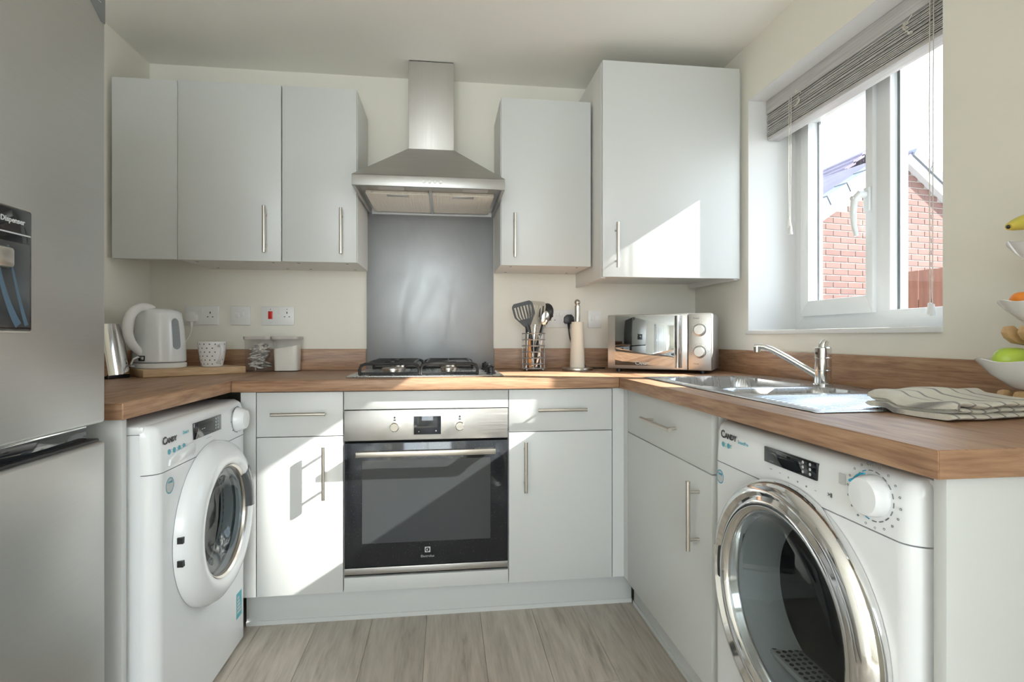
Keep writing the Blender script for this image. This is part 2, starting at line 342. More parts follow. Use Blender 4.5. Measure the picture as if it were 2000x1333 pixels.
# right wall with window opening
WY0, WY1, WZ0, WZ1 = 1.231, 2.127, 1.073, 2.053
XO = XW + 0.30
PY0, PY1, PZ = -2.2, -1.2, 2.10
g = G(); g.box(XW, XO, YR - .1, PY0, 0, ZC); g.box(XW, XO, PY0, PY1, PZ, ZC); g.box(XW, XO, PY1, WY0, 0, ZC); g.box(XW, XO, WY1, YB + .1, 0, ZC); g.box(XW, XO, WY0, WY1, 0, WZ0 - .012); g.box(XW, XO, WY0, WY1, WZ1, ZC)
struct(g, 'wall_right', WALL, label='cream painted wall around the kitchen window')
struct(G().box(.58, XW, -.40, -.28, 0, ZC), 'added_shade_wall', WALL, label='unseen wall stub added behind the camera to shade the right end panel')  # added stub, out of view, blocking light from the right end panel
RX0, RX1, RZ0, RZ1 = -0.97, 0.57, 0.9, 2.0
g = G(); g.box(XL, RX0, YR - .1, YR, 0, ZC); g.box(RX1, XW, YR - .1, YR, 0, ZC); g.box(RX0, RX1, YR - .1, YR, RZ1, ZC); g.box(RX0, RX1, YR - .1, YR, 0, RZ0)
struct(g, 'wall_rear', WALL, label='cream painted wall behind the camera')
def glazed(name, label, cat, loc, rz, wd, ht, nb):
    r = thing(name, label, cat, loc, rz, kind='structure')
    g = G(); g.box(-wd / 2, wd / 2, -.03, .03, ht - .06, ht); g.box(-wd / 2, wd / 2, -.03, .03, 0, .06)
    for k in range(nb + 1):
        x = -wd / 2 + k * (wd - .06) / nb; g.box(x, x + .06, -.03, .03, .06, ht - .06)
    g.build('frame', WPVC, r)
    for k in range(nb):
        x = -wd / 2 + k * (wd - .06) / nb; G().box(x + .06, x + (wd - .06) / nb, -.004, .004, .06, ht - .06).build('pane', GLASS, r)
    return r
glazed('added_door', 'unseen white glazed doors added behind the camera to let in sun', 'door', (XW + .15, (PY0 + PY1) / 2, 0), pi / 2, PY1 - PY0, PZ, 2)  # doors added out of view so sun can bounce into the room
glazed('added_window', 'unseen white window added behind the camera as a light source', 'window', ((RX0 + RX1) / 2, YR - .05, RZ0), 0, RX1 - RX0, RZ1 - RZ0, 2)  # window added out of view for soft light from behind
# interior door on the left wall behind the camera (seen in reflections)
d1 = thing('door_1', 'white panelled interior door on the wall behind the camera', 'door', (XL + .001, -1.0, 0), kind='structure')
g = G(); g.box(0, .035, -.40, .40, 0.0, 2.0, bev=.003); g.build('door_leaf', WPLAS, d1)
g = G()
for yy in (-.36, -.12, .12, .36): g.box(.035, .038, yy - .004, yy + .004, .1, 1.9)
g.build('groove', PLIGHT, d1)
g = G(); g.box(0, .02, -.47, -.405, 0, 2.07); g.box(0, .02, .405, .47, 0, 2.07); g.box(0, .02, -.47, .47, 2.005, 2.07); g.build('architrave', WPLAS, d1)
g = G(); g.box(.035, .045, .30, .34, .92, 1.1, bev=.003); g.tube([(.04, .32, 1.04), (.085, .32, 1.04), (.09, .30, 1.04), (.09, .20, 1.045)], .009); g.build('handle', CHROME, d1)

# ------------------------------------------------------------------ window
XF = XW + 0.215           # inner face of the frame
win = thing('window_1', 'white upvc kitchen window with one opening sash', 'window', (XF, 1.679, WZ0), kind='structure')
g = G(); g.box(XW - .012, XF + .004, WY0, WY1, WZ0 - .012, WZ0 + .004, bev=.002); g.build('window_sill', REVEAL, win, world=True)
mitre(G(), XF, XF + .07, WY0, WY1, WZ0 + .004, WZ1, .065, .065, .065, .065).build('window_frame', WPVC, win, world=True)
for nm, a in (('window_reveal', (WY1 - .002, WY1, WZ0, WZ1)), ('window_reveal', (WY0, WY0 + .002, WZ0, WZ1)), ('window_reveal', (WY0 + .002, WY1 - .002, WZ1 - .002, WZ1))): G().box(XW + .0005, XF + .001, *a).build(nm, REVEAL, win, world=True)
MY0, MY1 = 1.632, 1.702
g = G(); g.box(XF - .001, XF + .07, MY0, MY1, WZ0 + .06, WZ1 - .06, bev=.006); g.build('mullion', WPVC, win, world=True)
z0, z1, y0, y1, t = WZ0 + .062, WZ1 - .062, MY1 - .012, WY1 - .058, .062
mitre(G(), XF - .016, XF + .05, y0, y1, z0, z1, t * .5, t * .75, t, t).build('sash', WPVC, win, world=True)
g = G(); g.box(XF + .018, XF + .024, y0 + .03, y1 - .06, z0 + .055, z1 - .055); g.build('pane', GLASS, win, world=True)
g = G(); g.box(XF + .02, XF + .026, WY0 + .06, MY0 + .005, WZ0 + .06, WZ1 - .06); g.build('pane', GLASS, win, world=True)
g = G()
for ya, yb in ((y1 - t * .75 - .010, y1 - t * .75), (MY0 - .012, MY0)): g.box(XF + .026, XF + .034, ya, yb, WZ0 + .07, WZ1 - .07)
g.build('spacer_bar', PGREY, win, world=True)
hy = MY1 + .004
g = G(); g.box(XF - .028, XF - .016, hy - .013, hy + .013, 1.49, 1.575, bev=.005)
g.tube([(XF - .03, hy, 1.548), (XF - .052, hy, 1.55), (XF - .060, hy + .012, 1.535), (XF - .060, hy + .020, 1.49), (XF - .057, hy + .018, 1.44), (XF - .055, hy + .010, 1.405)], [.012, .013, .013, .011, .0095, .008], 12)
h = g.build('handle', WPVC, win, world=True)
g = G(); g.cyl((XF - .073, hy + .012, 1.537), (XF - .071, hy + .012, 1.537), .008, n=16); g.build('key_button', SATIN, win, world=True)

# ------------------------------------------------------------------ venetian blind
bl = thing('venetian_blind', 'grey venetian blind pulled up at the top of the window', 'blind', (1.385, 1.68, WZ1))
by0, by1 = WY0 + .008, WY1 - .008
g = G(); g.box(1.352, 1.36, by0, by1, 1.993, WZ1 - .003, bev=.002); g.box(1.36, 1.42, by0, by1, 2.01, WZ1 - .003); g.build('headrail', SLATM, bl, world=True)
NS = 15
for k in range(NS):
    zz = 1.903 + k * .0061; tl = random.uniform(-.0016, .0016); o = random.uniform(-.0025, .0025)
    g = G(); g.grid(lambda u, v: (1.357 + o + .05 * u, by0 + (by1 - by0) * v, zz + tl * (u - .5) * 2 + .0016 * sin(pi * u) + .0006 * sin(9 * v + k)), 4, 8)
    g.grid(lambda u, v: (1.357 + o + .05 * u, by1 - (by1 - by0) * v, zz - .002 + tl * (u - .5) * 2 + .0016 * sin(pi * u) + .0006 * sin(9 * (1 - v) + k)), 4, 8)
    g.box(1.3565 + o, 1.3575 + o, by0, by1, zz - .0034, zz)
    g.build('slat', SLATM, bl, world=True)
g = G(); g.box(1.356, 1.408, by0, by1, 1.882, 1.898, bev=.003); g.build('bottom_rail', SLATM, bl, world=True)
def cordset(y, z, tz2, name='cord'):
    g = G()
    g.tube([(1.352, y, 2.0), (1.350, y, 1.7), (1.350, y + .002, z + .03)], .0014, 6)
    g.tube([(1.352, y + .012, 2.0), (1.350, y + .012, 1.7), (1.350, y + .010, tz2 + .03)], .0014, 6)
    c = g.build(name, CORD, bl, world=True)
    g = G(); g.lathe([(.001, .034), (.005, .033), (.0085, .0), (.001, 0)], (1.350, y + .002, z), n=14); g.lathe([(.001, .034), (.005, .033), (.0085, .0), (.001, 0)], (1.350, y + .010, tz2), n=14)
    g.build('cord_tassel', WPLAS, bl, world=True)
cordset(1.955, 1.455, 1.485)
cordset(1.335, 1.108, 1.112)
for y, zc_ in ((1.905, 1.955), (1.415, 1.945)):
    g = G(); random.seed(int(y * 100)); pts = [Vector((1.346 + random.uniform(-.006, .004), y + random.uniform(-.022, .022), zc_ - .045 * (q / 17) + .035 + random.uniform(-.016, .016))) for q in range(18)]
    sm = []
    for q in range(len(pts) - 1):
        for s_ in range(3): sm.append(pts[q].lerp(pts[q + 1], s_ / 3))
    sm = [(sm[max(q - 1, 0)] + sm[q] + sm[min(q + 1, len(sm) - 1)]) / 3 for q in range(len(sm))]
    g.tube(sm, .0013, 6); g.build('knotted_cord', CORD, bl, world=True)
random.seed(11)

# ------------------------------------------------------------------ cabinets
def bar_handle(parent, x0, x1, z0, z1, y, name='handle', r=.0065):
    """bar on two posts; horizontal when z0 == z1; in the parent's local frame, door face at y"""
    g = G(); b = y - .032
    if z0 == z1:
        g.cyl((x0, b, z0), (x1, b, z0), r, n=14); ps = [(x0 + .03, z0), (x1 - .03, z0)]
    else:
        g.cyl((x0, b, z0), (x0, b, z1), r, n=14); ps = [(x0, z0 + .03), (x0, z1 - .03)]
    for px, pz in ps: g.cyl((px, b, pz), (px, y, pz), .0045, n=10)
    return g.build(name, SATIN, parent)
def carcass(g, x0, x1, y0, y1, z0, z1, t=.016, top=True):
    g.box(x0, x0 + t, y0, y1, z0, z1); g.box(x1 - t, x1, y0, y1, z0, z1); g.box(x0 + t, x1 - t, y0, y1, z0, z0 + t); g.box(x0 + t, x1 - t, y1 - t, y1, z0 + t, z1)
    if top: g.box(x0 + t, x1 - t, y0, y1 - t, z1 - t, z1)
    else: g.box(x0 + t, x1 - t, y0, y0 + .012, ZDS - .02, ZDS + .02)
    return g
def base_unit(loc, rz, wdt, label, hx, drawer_h, dep=.57, group='handled base cabinets'):
    r = thing('base_cabinet', label, 'cabinet', loc, rz, group)
    carcass(G(), 0, wdt, .019, dep, ZD0 + .002, ZU - .003, top=False).build('body', CARC, r)
    d = G().box(.0015, wdt - .0015, 0, .018, ZD0, ZDS - .0015, bev=.001).build('door', DOOR, r)
    bar_handle(d, hx, hx, .470, .659, 0)
    d = G().box(.0015, wdt - .0015, 0, .018, ZDS + .0015, ZU - .004, bev=.001).build('drawer', DOOR, r)
    bar_handle(d, drawer_h[0], drawer_h[1], .776, .776, 0)
    return r
base_unit((-.665, YF, 0), 0, .30, 'narrow pale grey base cabinet left of the oven, in strong sunlight', .236, (.057, .243))
base_unit((.2365, YF, 0), 0, .402, 'pale grey base cabinet right of the oven under the utensil pot', .062, (.108, .295))
base_unit((XR, 1.951, 0), -pi / 2, .644, 'wide pale grey base cabinet below the sink beside the tumble dryer', .573, (.218, .455))
# fillers
single(G().box(0, .051, 0, .018, ZD0, ZU - .003), 'corner_filler_panel', DOOR, 'narrow pale grey filler strip between washing machine and base cabinet', 'panel', (-.7175, YF + .001, 0))
single(G().box(0, .045, 0, .018, ZD0, ZU - .003).box(.0452, .063, -.044, .0, ZD0, ZU - .003), 'corner_filler_panel', DOOR, 'pale grey corner post where the back and sink cabinet runs meet', 'panel', (.640, YF + .001, 0))
# plinths
single(G().box(0, 1.448, 0, .015, .004, ZD0 - .002, bev=.001).box(0, 1.448, -.004, 0, .0, .016), 'plinth', PLN, 'long pale grey kickboard under the oven run', 'plinth', (-.715, YF + .05, 0))
single(G().box(0, .015, 0, .72, .004, ZD0 - .002, bev=.001).box(-.004, 0, 0, .72, .0, .016), 'plinth', PLN, 'pale grey kickboard below the sink cabinet', 'plinth', (XR + .052, 1.307, 0))
# end panels
single(G().box(-.56, 0, 0, .020, 0, ZU - .001, bev=.001), 'end_panel', DOOR, 'grey end panel between the fridge freezer and the washing machine', 'panel', (-.752, 1.358, 0))
single(G().box(0, .57, 0, .020, 0, ZU - .001, bev=.001), 'end_panel', DOOR, 'pale grey end panel beside the tumble dryer in the foreground', 'panel', (XR, .656, 0))

# ------------------------------------------------------------------ worktop
wt = thing('worktop', 'walnut effect laminate worktop running round three sides of the kitchen', 'worktop', (0, 2.3, ZU))
YFR = YF - .022; XFR = XR - .024; XFL = -.741
G().box(XL + .001, XFL, 1.345, YB - .001, ZU, ZW, bev=.003).build('worktop_section', WOODY, wt, world=True)
G().box(XFL + .0006, XFR - .0006, YFR, YB - .001, ZU, ZW, bev=.003).build('worktop_section', WOODX, wt, world=True)
SX0, SX1, SY0, SY1 = .738, 1.232, .985, 1.945         # sink outline
HX0, HX1, HY0, HY1 = .765, 1.185, 1.285, 1.925        # cut-out below the bowls
YE = .646
g = G(); g.box(XFR, HX0, YE, YB - .001, ZU, ZW); g.box(HX1, XW - .001, YE, YB - .001, ZU, ZW); g.box(HX0, HX1, YE, HY0, ZU, ZW); g.box(HX0, HX1, HY1, YB - .001, ZU, ZW)
g.build('worktop_section', WOODY, wt, world=True)
G().box(XFR + .002, XW - .002, YE - .0012, YE, ZU + .001, ZW - .001).build('edge_strip', WOODX, wt, world=True)
G().box(XL + .002, XFL - .003, 1.345 - .0012, 1.345, ZU + .001, ZW - .001).build('edge_strip', WOODX, wt, world=True)
ups = [('walnut effect upstand on the wall left of the steel splashback', (XL + .019, YB - .019), (-.370, YB - .001), WOODX), ('walnut effect upstand behind the utensil pot and microwave', (.236, YB - .019), (XW - .019, YB - .001), WOODX),
       ('walnut effect upstand behind the sink under the window', (XW - .018, YE), (XW - .001, YB - .001), WOODY), ('walnut effect upstand on the left wall behind the kettle', (XL + .001, 1.345), (XL + .018, YB - .001), WOODY)]
for lb, a, b, m in ups:
    single(G().box(0, b[0] - a[0], 0, b[1] - a[1], 0, .098, bev=.002), 'upstand', m, lb, 'upstand', (a[0], a[1], ZW + .0005))

# ------------------------------------------------------------------ wall cabinets
ZT, ZB = 2.083, 1.362
def wall_unit(x, y, wdt, dep, z0, z1, label, hx, hz=(1.392, 1.580)):
    r = thing('wall_cabinet', label, 'cabinet', (x, y, 0), 0, 'wall cabinets')
    carcass(G(), 0, wdt, .019, dep, z0, z1 - .002).build('body', CARC, r)
    d = G().box(.0022, wdt - .0022, 0, .018, z0 - .002, z1, bev=.001).build('door', DOOR, r)
    bar_handle(d, hx, hx, hz[0], hz[1], 0)
    for a in (.05, wdt - .05):
        for b in (.06, dep - .05): G().cyl((a, b, z0 - .0008), (a, b, z0), .006, n=12).build('screw_cap', PGREY, r)
    return r
wall_unit(-1.065, YW, .400, .315, ZB, ZT, 'wall cabinet over the kettle, left one of the pair beside the hood', .340)
wall_unit(-.664, YW, .300, .315, ZB, ZT, 'narrow wall cabinet touching the left side of the cooker hood', .239)
wall_unit(.238, YW, .400, .315, ZB, ZT, 'wall cabinet over the utensil pot, right of the cooker hood', .058)
single(G().box(0, .243, 0, .018, ZB, ZT - .002, bev=.001), 'blind_corner_panel', DOOR, 'plain pale grey corner panel by the fridge with no handle', 'panel', (-1.309, YW + .004, 0))
r = thing('tall_wall_cabinet', 'tall deep boiler cabinet above the microwave with a sunlit triangle', 'cabinet', (.646, YT, 0), 0, 'wall cabinets')
g = G(); zt, zb, wd, dp = 2.196, 1.300, .606, YB - YT - .001
g.box(0, .018, .019, dp, zb - .004, zt); g.box(wd - .018, wd, .019, dp, zb - .004, zt); g.box(.018, wd - .018, .019, dp, zb + .02, zb + .036); g.box(.018, wd - .018, .019, dp, zt - .016, zt); g.build('body', CARC, r)
d = G().box(.0015, wd - .002, 0, .018, zb, zt + .002, bev=.001).build('door', DOOR, r); bar_handle(d, .057, .057, 1.335, 1.521, 0)
G().box(wd + .001, XW - .646 - .002, .03, .048, zb, zt).build('side_filler', DOOR, r)

# ------------------------------------------------------------------ splashback, hood
single(G().box(0, .603, 0, .008, 0, .757, bev=.001), 'splashback', SPLASH, 'brushed steel splashback panel behind the gas hob', 'splashback', (-.369, YB - .0085, ZW + .0005))
hd = thing('cooker_hood', 'stainless steel chimney cooker hood above the gas hob', 'cooker hood', (-.06, 2.36, 1.634))
HXa, HXb, HYa, HYb = -.3555, .2355, 2.11, YB - .001
z0, z1, z2 = 1.634, 1.676, 1.893
g = G(); g.box(HXa, HXb, HYa, HYa + .012, z0, z1, bev=.002); g.box(HXa, HXa + .012, HYa + .012, HYb, z0, z1); g.box(HXb - .012, HXb, HYa + .012, HYb, z0, z1); g.box(HXa + .012, HXb - .012, HYb - .012, HYb, z0, z1)
g.build('lip', STEEL, hd, world=True)
cxa, cxb, cya = -.162, .040, 2.43
lo = [(HXa, HYa, z1), (HXb, HYa, z1), (HXb, HYb, z1), (HXa, HYb, z1)]; hi = [(cxa, cya, z2), (cxb, cya, z2), (cxb, HYb, z2), (cxa, HYb, z2)]
g = G()
for i in range(4): g.face([lo[i], lo[(i + 1) % 4], hi[(i + 1) % 4], hi[i]])
g.build('canopy', STEEL, hd, world=True, angle=10)
G().box(cxa, cxb, cya, HYb, z2 - .004, ZC - .004, bev=.002).build('chimney', STEELV, hd, world=True)
G().box(cxa + .003, cxb - .003, cya + .003, HYb, ZC - .0045, ZC - .0005).build('chimney_cap', DARK, hd, world=True)
G().box(HXa + .012, HXb - .012, HYa + .012, HYb - .012, z0 + .022, z0 + .03).build('underside', STEEL, hd, world=True)
for a, b in ((HXa + .03, -.066), (-.054, HXb - .03)):
    g = G(); g.box(a, b, HYa + .15, HYb - .03, z0 + .008, z0 + .022, bev=.002); f = g.build('grease_filter', FILTER, hd, world=True)
    g = G(); m_ = (a + b) / 2; g.box(m_ - .045, m_ + .045, HYa + .153, HYa + .185, z0 + .0055, z0 + .008, bev=.001); g.build('filter_catch', SATIN, f, world=True)
G().box(-.066, -.054, HYa + .12, HYb - .02, z0 + .006, z0 + .022).build('filter_divider', STEEL, hd, world=True)
for a in (-.27, .07):
    G().box(a, a + .105, HYa + .045, HYa + .115, z0 + .014, z0 + .022, bev=.004).build('lamp_cover', PLIGHT, hd, world=True)
for k in range(4):
    xx = -.082 + k * .0215; g = G(); g.cyl((xx, HYa - .005, 1.654), (xx, HYa, 1.654), .0055, n=16); g.build('button', WPLAS, hd, world=True)

# ------------------------------------------------------------------ oven in its housing
single(G().box(.0015, .5985, 0, .018, .786, ZU - .004, bev=.001), 'oven_filler_panel', DOOR, 'plain pale grey panel above the oven, under the hob', 'panel', (-.364, YF, 0))
single(G().box(.0015, .5985, 0, .018, ZD0, .176, bev=.001), 'oven_filler_panel', DOOR, 'plain pale grey panel below the oven, above the kickboard', 'panel', (-.364, YF, 0))
ov = thing('oven', 'built-in electric oven with steel control panel and black glass door', 'oven', (-.364, YF + .018, .18))
OZ = -.18
G().box(.006, .594, .02, .55, .186 + OZ, .782 + OZ).build('body', DARK, ov)
G().box(.0025, .5975, -.020, .019, .672 + OZ, .783 + OZ, bev=.002).build('control_panel', STEEL, ov)
d = G().box(.0025, .5975, -.020, .016, .212 + OZ, .663 + OZ, bev=.002).build('oven_door', DOVEN, ov)
G().box(.065, .532, -.0206, -.020, .298 + OZ, .600 + OZ).build('door_window', OWIN, d)
g = G(); g.box(.048, .548, -.066, -.054, .620 + OZ, .640 + OZ, bev=.003); g.box(.052, .125, -.054, -.020, .626 + OZ, .636 + OZ, bev=.002); g.box(.472, .544, -.054, -.020, .626 + OZ, .636 + OZ, bev=.002); g.build('handle', SATIN, d)
text('Electrolux', .012, d, (.30, -.0205, .243 + OZ), PLIGHT, 'brand_lettering')
g = G(); g.box(.290, .310, -.0208, -.0201, .257 + OZ, .277 + OZ); e = g.build('brand_emblem', PLIGHT, d)
g = G(); g.lathe([(.0001, 0), (.0075, 0), (.0075, .0006)], (.30, -.0215, .267 + OZ), 'y', 20); g.build('emblem_disc', BGLOSS, d)
g = G(); g.prism([(.2955, .267 + OZ), (.3005, .2725 + OZ), (.3005, .2615 + OZ)], -.0222, -.0216, 'y'); g.build('emblem_mark', PLIGHT, d)
G().box(.0025, .5975, -.020, .016, .186 + OZ, .210 + OZ, bev=.002).build('bottom_trim', STEEL, ov)
G().box(.25, .349, -.0215, -.020, .691 + OZ, .758 + OZ, bev=.0006).build('display', BGLOSS, ov)
text('-', .012, ov, (.268, -.0218, .703 + OZ), PLIGHT, 'display_symbol'); text('+', .012, ov, (.331, -.0218, .703 + OZ), PLIGHT, 'display_symbol')
for kx in (.181, .418):
    g = G(); g.lathe([(.0001, -.018), (.014, -.018), (.0165, -.015), (.0175, 0)], (kx, -.020, .721 + OZ), 'y', 28); k = g.build('knob', CHROME, ov)
    g = G(); g.box(kx - .003, kx + .003, -.0206, -.020, .751 + OZ, .758 + OZ); g.box(kx - .004, kx + .004, -.0206, -.020, .743 + OZ, .7475 + OZ); g.build('knob_symbol', PBLACK, ov)

# ------------------------------------------------------------------ gas hob
hb = thing('gas_hob', 'four burner gas hob with black cast iron pan supports', 'hob', (-.07, 2.3, ZW))
hx0, hx1, hy0, hy1, hz = -.368, .226, 2.062, 2.56, ZW + .0005
G().box(hx0, hx1, hy0, hy1, hz, hz + .007, bev=.003).build('hob_plate', SINKM, hb, world=True)
for bx, byy, br in ((-.205, 2.19, .046), (.015, 2.19, .034), (-.205, 2.43, .034), (.015, 2.43, .038)):
    g = G(); g.lathe([(br + .018, 0), (br + .012, .004), (br * .9, .006), (br * .9, .014)], (bx, byy, hz + .007), n=32); g.build('burner_ring', SATIN, hb, world=True)
    g = G(); g.lathe([(br * .8, .012), (br, .014), (br, .022), (br * .9, .025), (.0001, .026)], (bx, byy, hz + .007), n=32); g.build('burner_cap', SATIN, hb, world=True)
for ga, gb in ((-.325, -.100), (-.094, .126)):
    g = G(); zt_ = hz + .050; a0, a1 = hy0 + .045, hy1 - .045; gm = (ga + gb) / 2; q = .022
    for yy in (a0, (a0 + a1) / 2, a1):
        g.tube([(ga, yy, hz + .010), (ga, yy, zt_ - q), (ga + .006, yy, zt_ - .006), (ga + q, yy, zt_), (gb - q, yy, zt_), (gb - .006, yy, zt_ - .006), (gb, yy, zt_ - q), (gb, yy, hz + .010)] if yy != (a0 + a1) / 2 else [(ga + q, yy, zt_), (gb - q, yy, zt_)], .0058, 8)
    for xx in (ga + q, gb - q): g.tube([(xx, a0, zt_), (xx, a1, zt_)], .0055, 8)
    for yy in (a0, a1): g.tube([(ga, yy, hz + .013), (gb, yy, hz + .013)], .005, 8)
    for yy in (a0 + .098, a1 - .098):
        for s_ in (-1, 1):
            xx = gm + s_ * (gb - ga) * .5 - s_ * q; g.tube([(xx, yy, zt_), (gm + s_ * .028, yy, zt_ + .001)], .0045, 8)
        for s_ in (-1, 1): g.tube([(gm, yy + s_ * .098, zt_), (gm, yy + s_ * .028, zt_ + .001)], .0045, 8)
    for xx in (ga, gb):
        for yy in (a0, a1): g.sphere((xx, yy, hz + .0115), .006, n=10)
    g.build('pan_support', CAST, hb, world=True)
for k in range(4):
    yy = 2.14 + k * .105; g = G(); g.lathe([(.019, 0), (.019, .004), (.0155, .006), (.0145, .026), (.012, .029), (.0001, .029)], (.183, yy, hz + .007), n=24); kb = g.build('control_knob', BLACK, hb, world=True)
    g = G(); g.box(.178, .188, yy - .014, yy + .014, hz + .036, hz + .041, bev=.002); g.build('knob_grip', BLACK, kb, world=True)

# ------------------------------------------------------------------ sink and tap
sk = thing('kitchen_sink', 'stainless steel one and a half bowl sink with ribbed drainer', 'sink', ((SX0 + SX1) / 2, (SY0 + SY1) / 2, ZW))
def rr(x, y, xa, xb, ya, yb, rad):
    """signed distance to a rounded rectangle (negative inside)"""
    qx = abs(x - (xa + xb) / 2) - (xb - xa) / 2 + rad; qy = abs(y - (ya + yb) / 2) - (yb - ya) / 2 + rad
    return sqrt(max(qx, 0) ** 2 + max(qy, 0) ** 2) + min(max(qx, qy), 0) - rad
def sst(a, b, x):
    t_ = min(1, max(0, (x - a) / (b - a))); return t_ * t_ * (3 - 2 * t_)
def sinkz(x, y):
    z = .004
    d0 = rr(x, y, SX0, SX1, SY0, SY1, .03); z -= .003 * sst(-.004, .0, d0)
    z -= .0025 * sst(-.012, -.03, d0)
    z -= .150 * sst(.004, -.016, rr(x, y, .795, 1.135, 1.535, 1.905, .07))
    z -= .105 * sst(.004, -.016, rr(x, y, .800, 1.135, 1.335, 1.495, .06))
    dd = rr(x, y, .775, 1.175, 1.01, 1.295, .03)
    if dd < 0: z += (.0032 * cos((y - 1.01) / .0225 * 2 * pi) - .001) * sst(0, -.015, dd)
    return z
def arr(a, b, n, extra): return sorted(set([round(a + (b - a) * i / n, 5) for i in range(n + 1)] + extra))
xs_ = arr(SX0, SX1, 84, []); ys_ = arr(SY0, SY1, 210, [])
g = G(); g.grid(lambda u, v: (SX0 + (SX1 - SX0) * u, SY0 + (SY1 - SY0) * v, ZW + .0008 + sinkz(SX0 + (SX1 - SX0) * u, SY0 + (SY1 - SY0) * v)), 84, 210)
g.build('sink_top', SINKM, sk, world=True, angle=70)
g = G(); g.lathe([(.0001, .002), (.028, .002), (.042, .004), (.042, .0)], (.965, 1.72, ZW - .1455), n=28); g.build('drain', CHROME, sk, world=True)
g = G(); g.lathe([(.0001, .002), (.028, .002), (.042, .004), (.042, .0)], (.965, 1.415, ZW - .1005), n=28); g.build('drain', CHROME, sk, world=True)
tp = thing('mixer_tap', 'chrome mixer tap with a long angled spout behind the sink', 'tap', (1.178, 1.548, ZW + .003))
g = G(); g.lathe([(.0001, 0), (.029, 0), (.029, .005), (.0245, .007), (.0245, .044), (.0255, .045), (.0255, .047), (.0245, .048), (.0245, .083), (.0255, .084), (.0255, .086), (.0245, .087), (.0245, .116), (.022, .119), (.0001, .119)], n=36); g.build('tap_body', CHROME, tp)
tipv = Vector((1.022, 1.668, 0)) - Vector((1.178, 1.548, 0)); tipd = tipv.normalized()
P = lambda s_, z: tuple(tipd * s_ + Vector((0, 0, z)))
g = G(); g.tube([P(.012, .028), P(.05, .052), P(.10, .084), P(.145, .110), P(.168, .119), P(.187, .121), P(.197, .119)], [.013, .0125, .012, .0115, .011, .011, .010], 14, flat=.85)
g.cyl(P(.189, .119), P(.189, .101), .011, n=18); g.build('spout', CHROME, tp)
g = G(); g.tube([(0, 0, .117), (.001, -.001, .126), (.004, -.003, .134), (.009, -.006, .140)], [.015, .014, .012, .009], 14); g.build('lever', CHROME, tp)
g = G(); g.cyl((-.0255, -.004, .100), (-.0235, -.004, .100), .004, n=12); g.build('temperature_dot', BLACK, tp)

# ------------------------------------------------------------------ washing machine and tumble dryer (front faces local -y)
def front_poly(w_, r_, d0, d1, n=8):
    """plan outline of a moulded front: rounded vertical edges, flush with the body at y = d1"""
    L = [(0, d1)] + [(r_ - r_ * cos(a), d0 + (d1 - d0) * (1 - sin(a))) for a in [pi / 2 * i / n for i in range(1, n + 1)]]
    return L + [(w_ - x, y) for x, y in L[::-1]]
def cut(o, cx, cz, rad):
    """cut a round opening through a front panel"""
    c = G().cyl((cx, -.2, cz), (cx, .2, cz), rad, n=72).build('cutter', WHITE)
    keep, o.parent = o.parent, None
    m = o.modifiers.new('opening', 'BOOLEAN'); m.object = c; m.operation = 'DIFFERENCE'; m.solver = 'EXACT'
    bpy.context.view_layer.update()
    me = bpy.data.meshes.new_from_object(o.evaluated_get(bpy.context.evaluated_depsgraph_get()))
    o.modifiers.clear(); o.data = me; o.parent = keep; me.set_sharp_from_angle(angle=radians(25)); bpy.data.objects.remove(c)
def machine(name, label, cat, loc, rz, top, seam, hole):
    r = thing(name, label, cat, loc, rz)
    g = G(); g.box(.002, .008, .038, .52, .012, top - .022); g.box(.582, .588, .038, .52, .012, top - .022); g.box(.008, .582, .514, .52, .012, top - .022); g.box(.008, .582, .038, .514, .012, .018); g.build('body', WHITE, r)
    G().box(0, .590, .030, .53, top - .022, top, bev=.007).build('top_lid', WHITE, r)
    fp = G().prism(front_poly(.590, .032, 0, .038), .012, seam - .0012, 'z').build('front_panel', WHITE, r, angle=25); cut(fp, *hole)
    g = G()
    P_ = front_poly(.590, .032, 0, .038); n = len(P_); t_ = bmesh.new(); rings = []
    for zz, dy, sc_ in ((seam + .0012, 0, 1), (top - .030, .004, 1), (top - .012, .009, 1), (top - .004, .018, 1), (top - .001, .030, 1)):
        rings.append([t_.verts.new((x, min(y + dy, .039), zz)) for x, y in P_])
    for A, B in zip(rings, rings[1:]):
        for i in range(n): t_.faces.new([A[i], A[(i + 1) % n], B[(i + 1) % n], B[i]])
    t_.faces.new(rings[-1]); t_.faces.new(rings[0][::-1]); bmesh.ops.recalc_face_normals(t_, faces=list(t_.faces)); g._merge(t_)
    cp = g.build('control_panel', WHITE, r, angle=40)
    if hole[1] + hole[2] > seam: cut(cp, *hole)
    for fx in (.05, .54):
        for fy in (.09, .47): G().cyl((fx, fy, 0), (fx, fy, .014), .018, n=14).build('foot', BLACK, r)
    return r
wm = machine('washing_machine', 'white front loading washing machine beside the fridge, on the left', 'washing machine', (-.694, 1.395, 0), pi / 2, .832, .712, (.311, .500, .160))
def porthole(r, cx, cz, prof_rim, rim_mat, glass_prof, glass_mat):
    d = G().lathe(prof_rim, (cx, 0, cz), 'y', 72).build('porthole_door', rim_mat, r, angle=50)
    G().lathe(glass_prof, (cx, 0, cz), 'y', 64).build('door_glass', glass_mat, d, angle=60)
    return d
wx, wz = .311, .500
d = porthole(wm, wx, wz, [(.236, -.001), (.235, -.016), (.226, -.034), (.205, -.049), (.182, -.054), (.168, -.050), (.160, -.038), (.157, -.010)], WHITE,
             [(.158, -.030), (.150, -.034), (.130, -.030), (.110, -.012), (.095, .006), (.060, .014), (.0001, .016)], PORT)
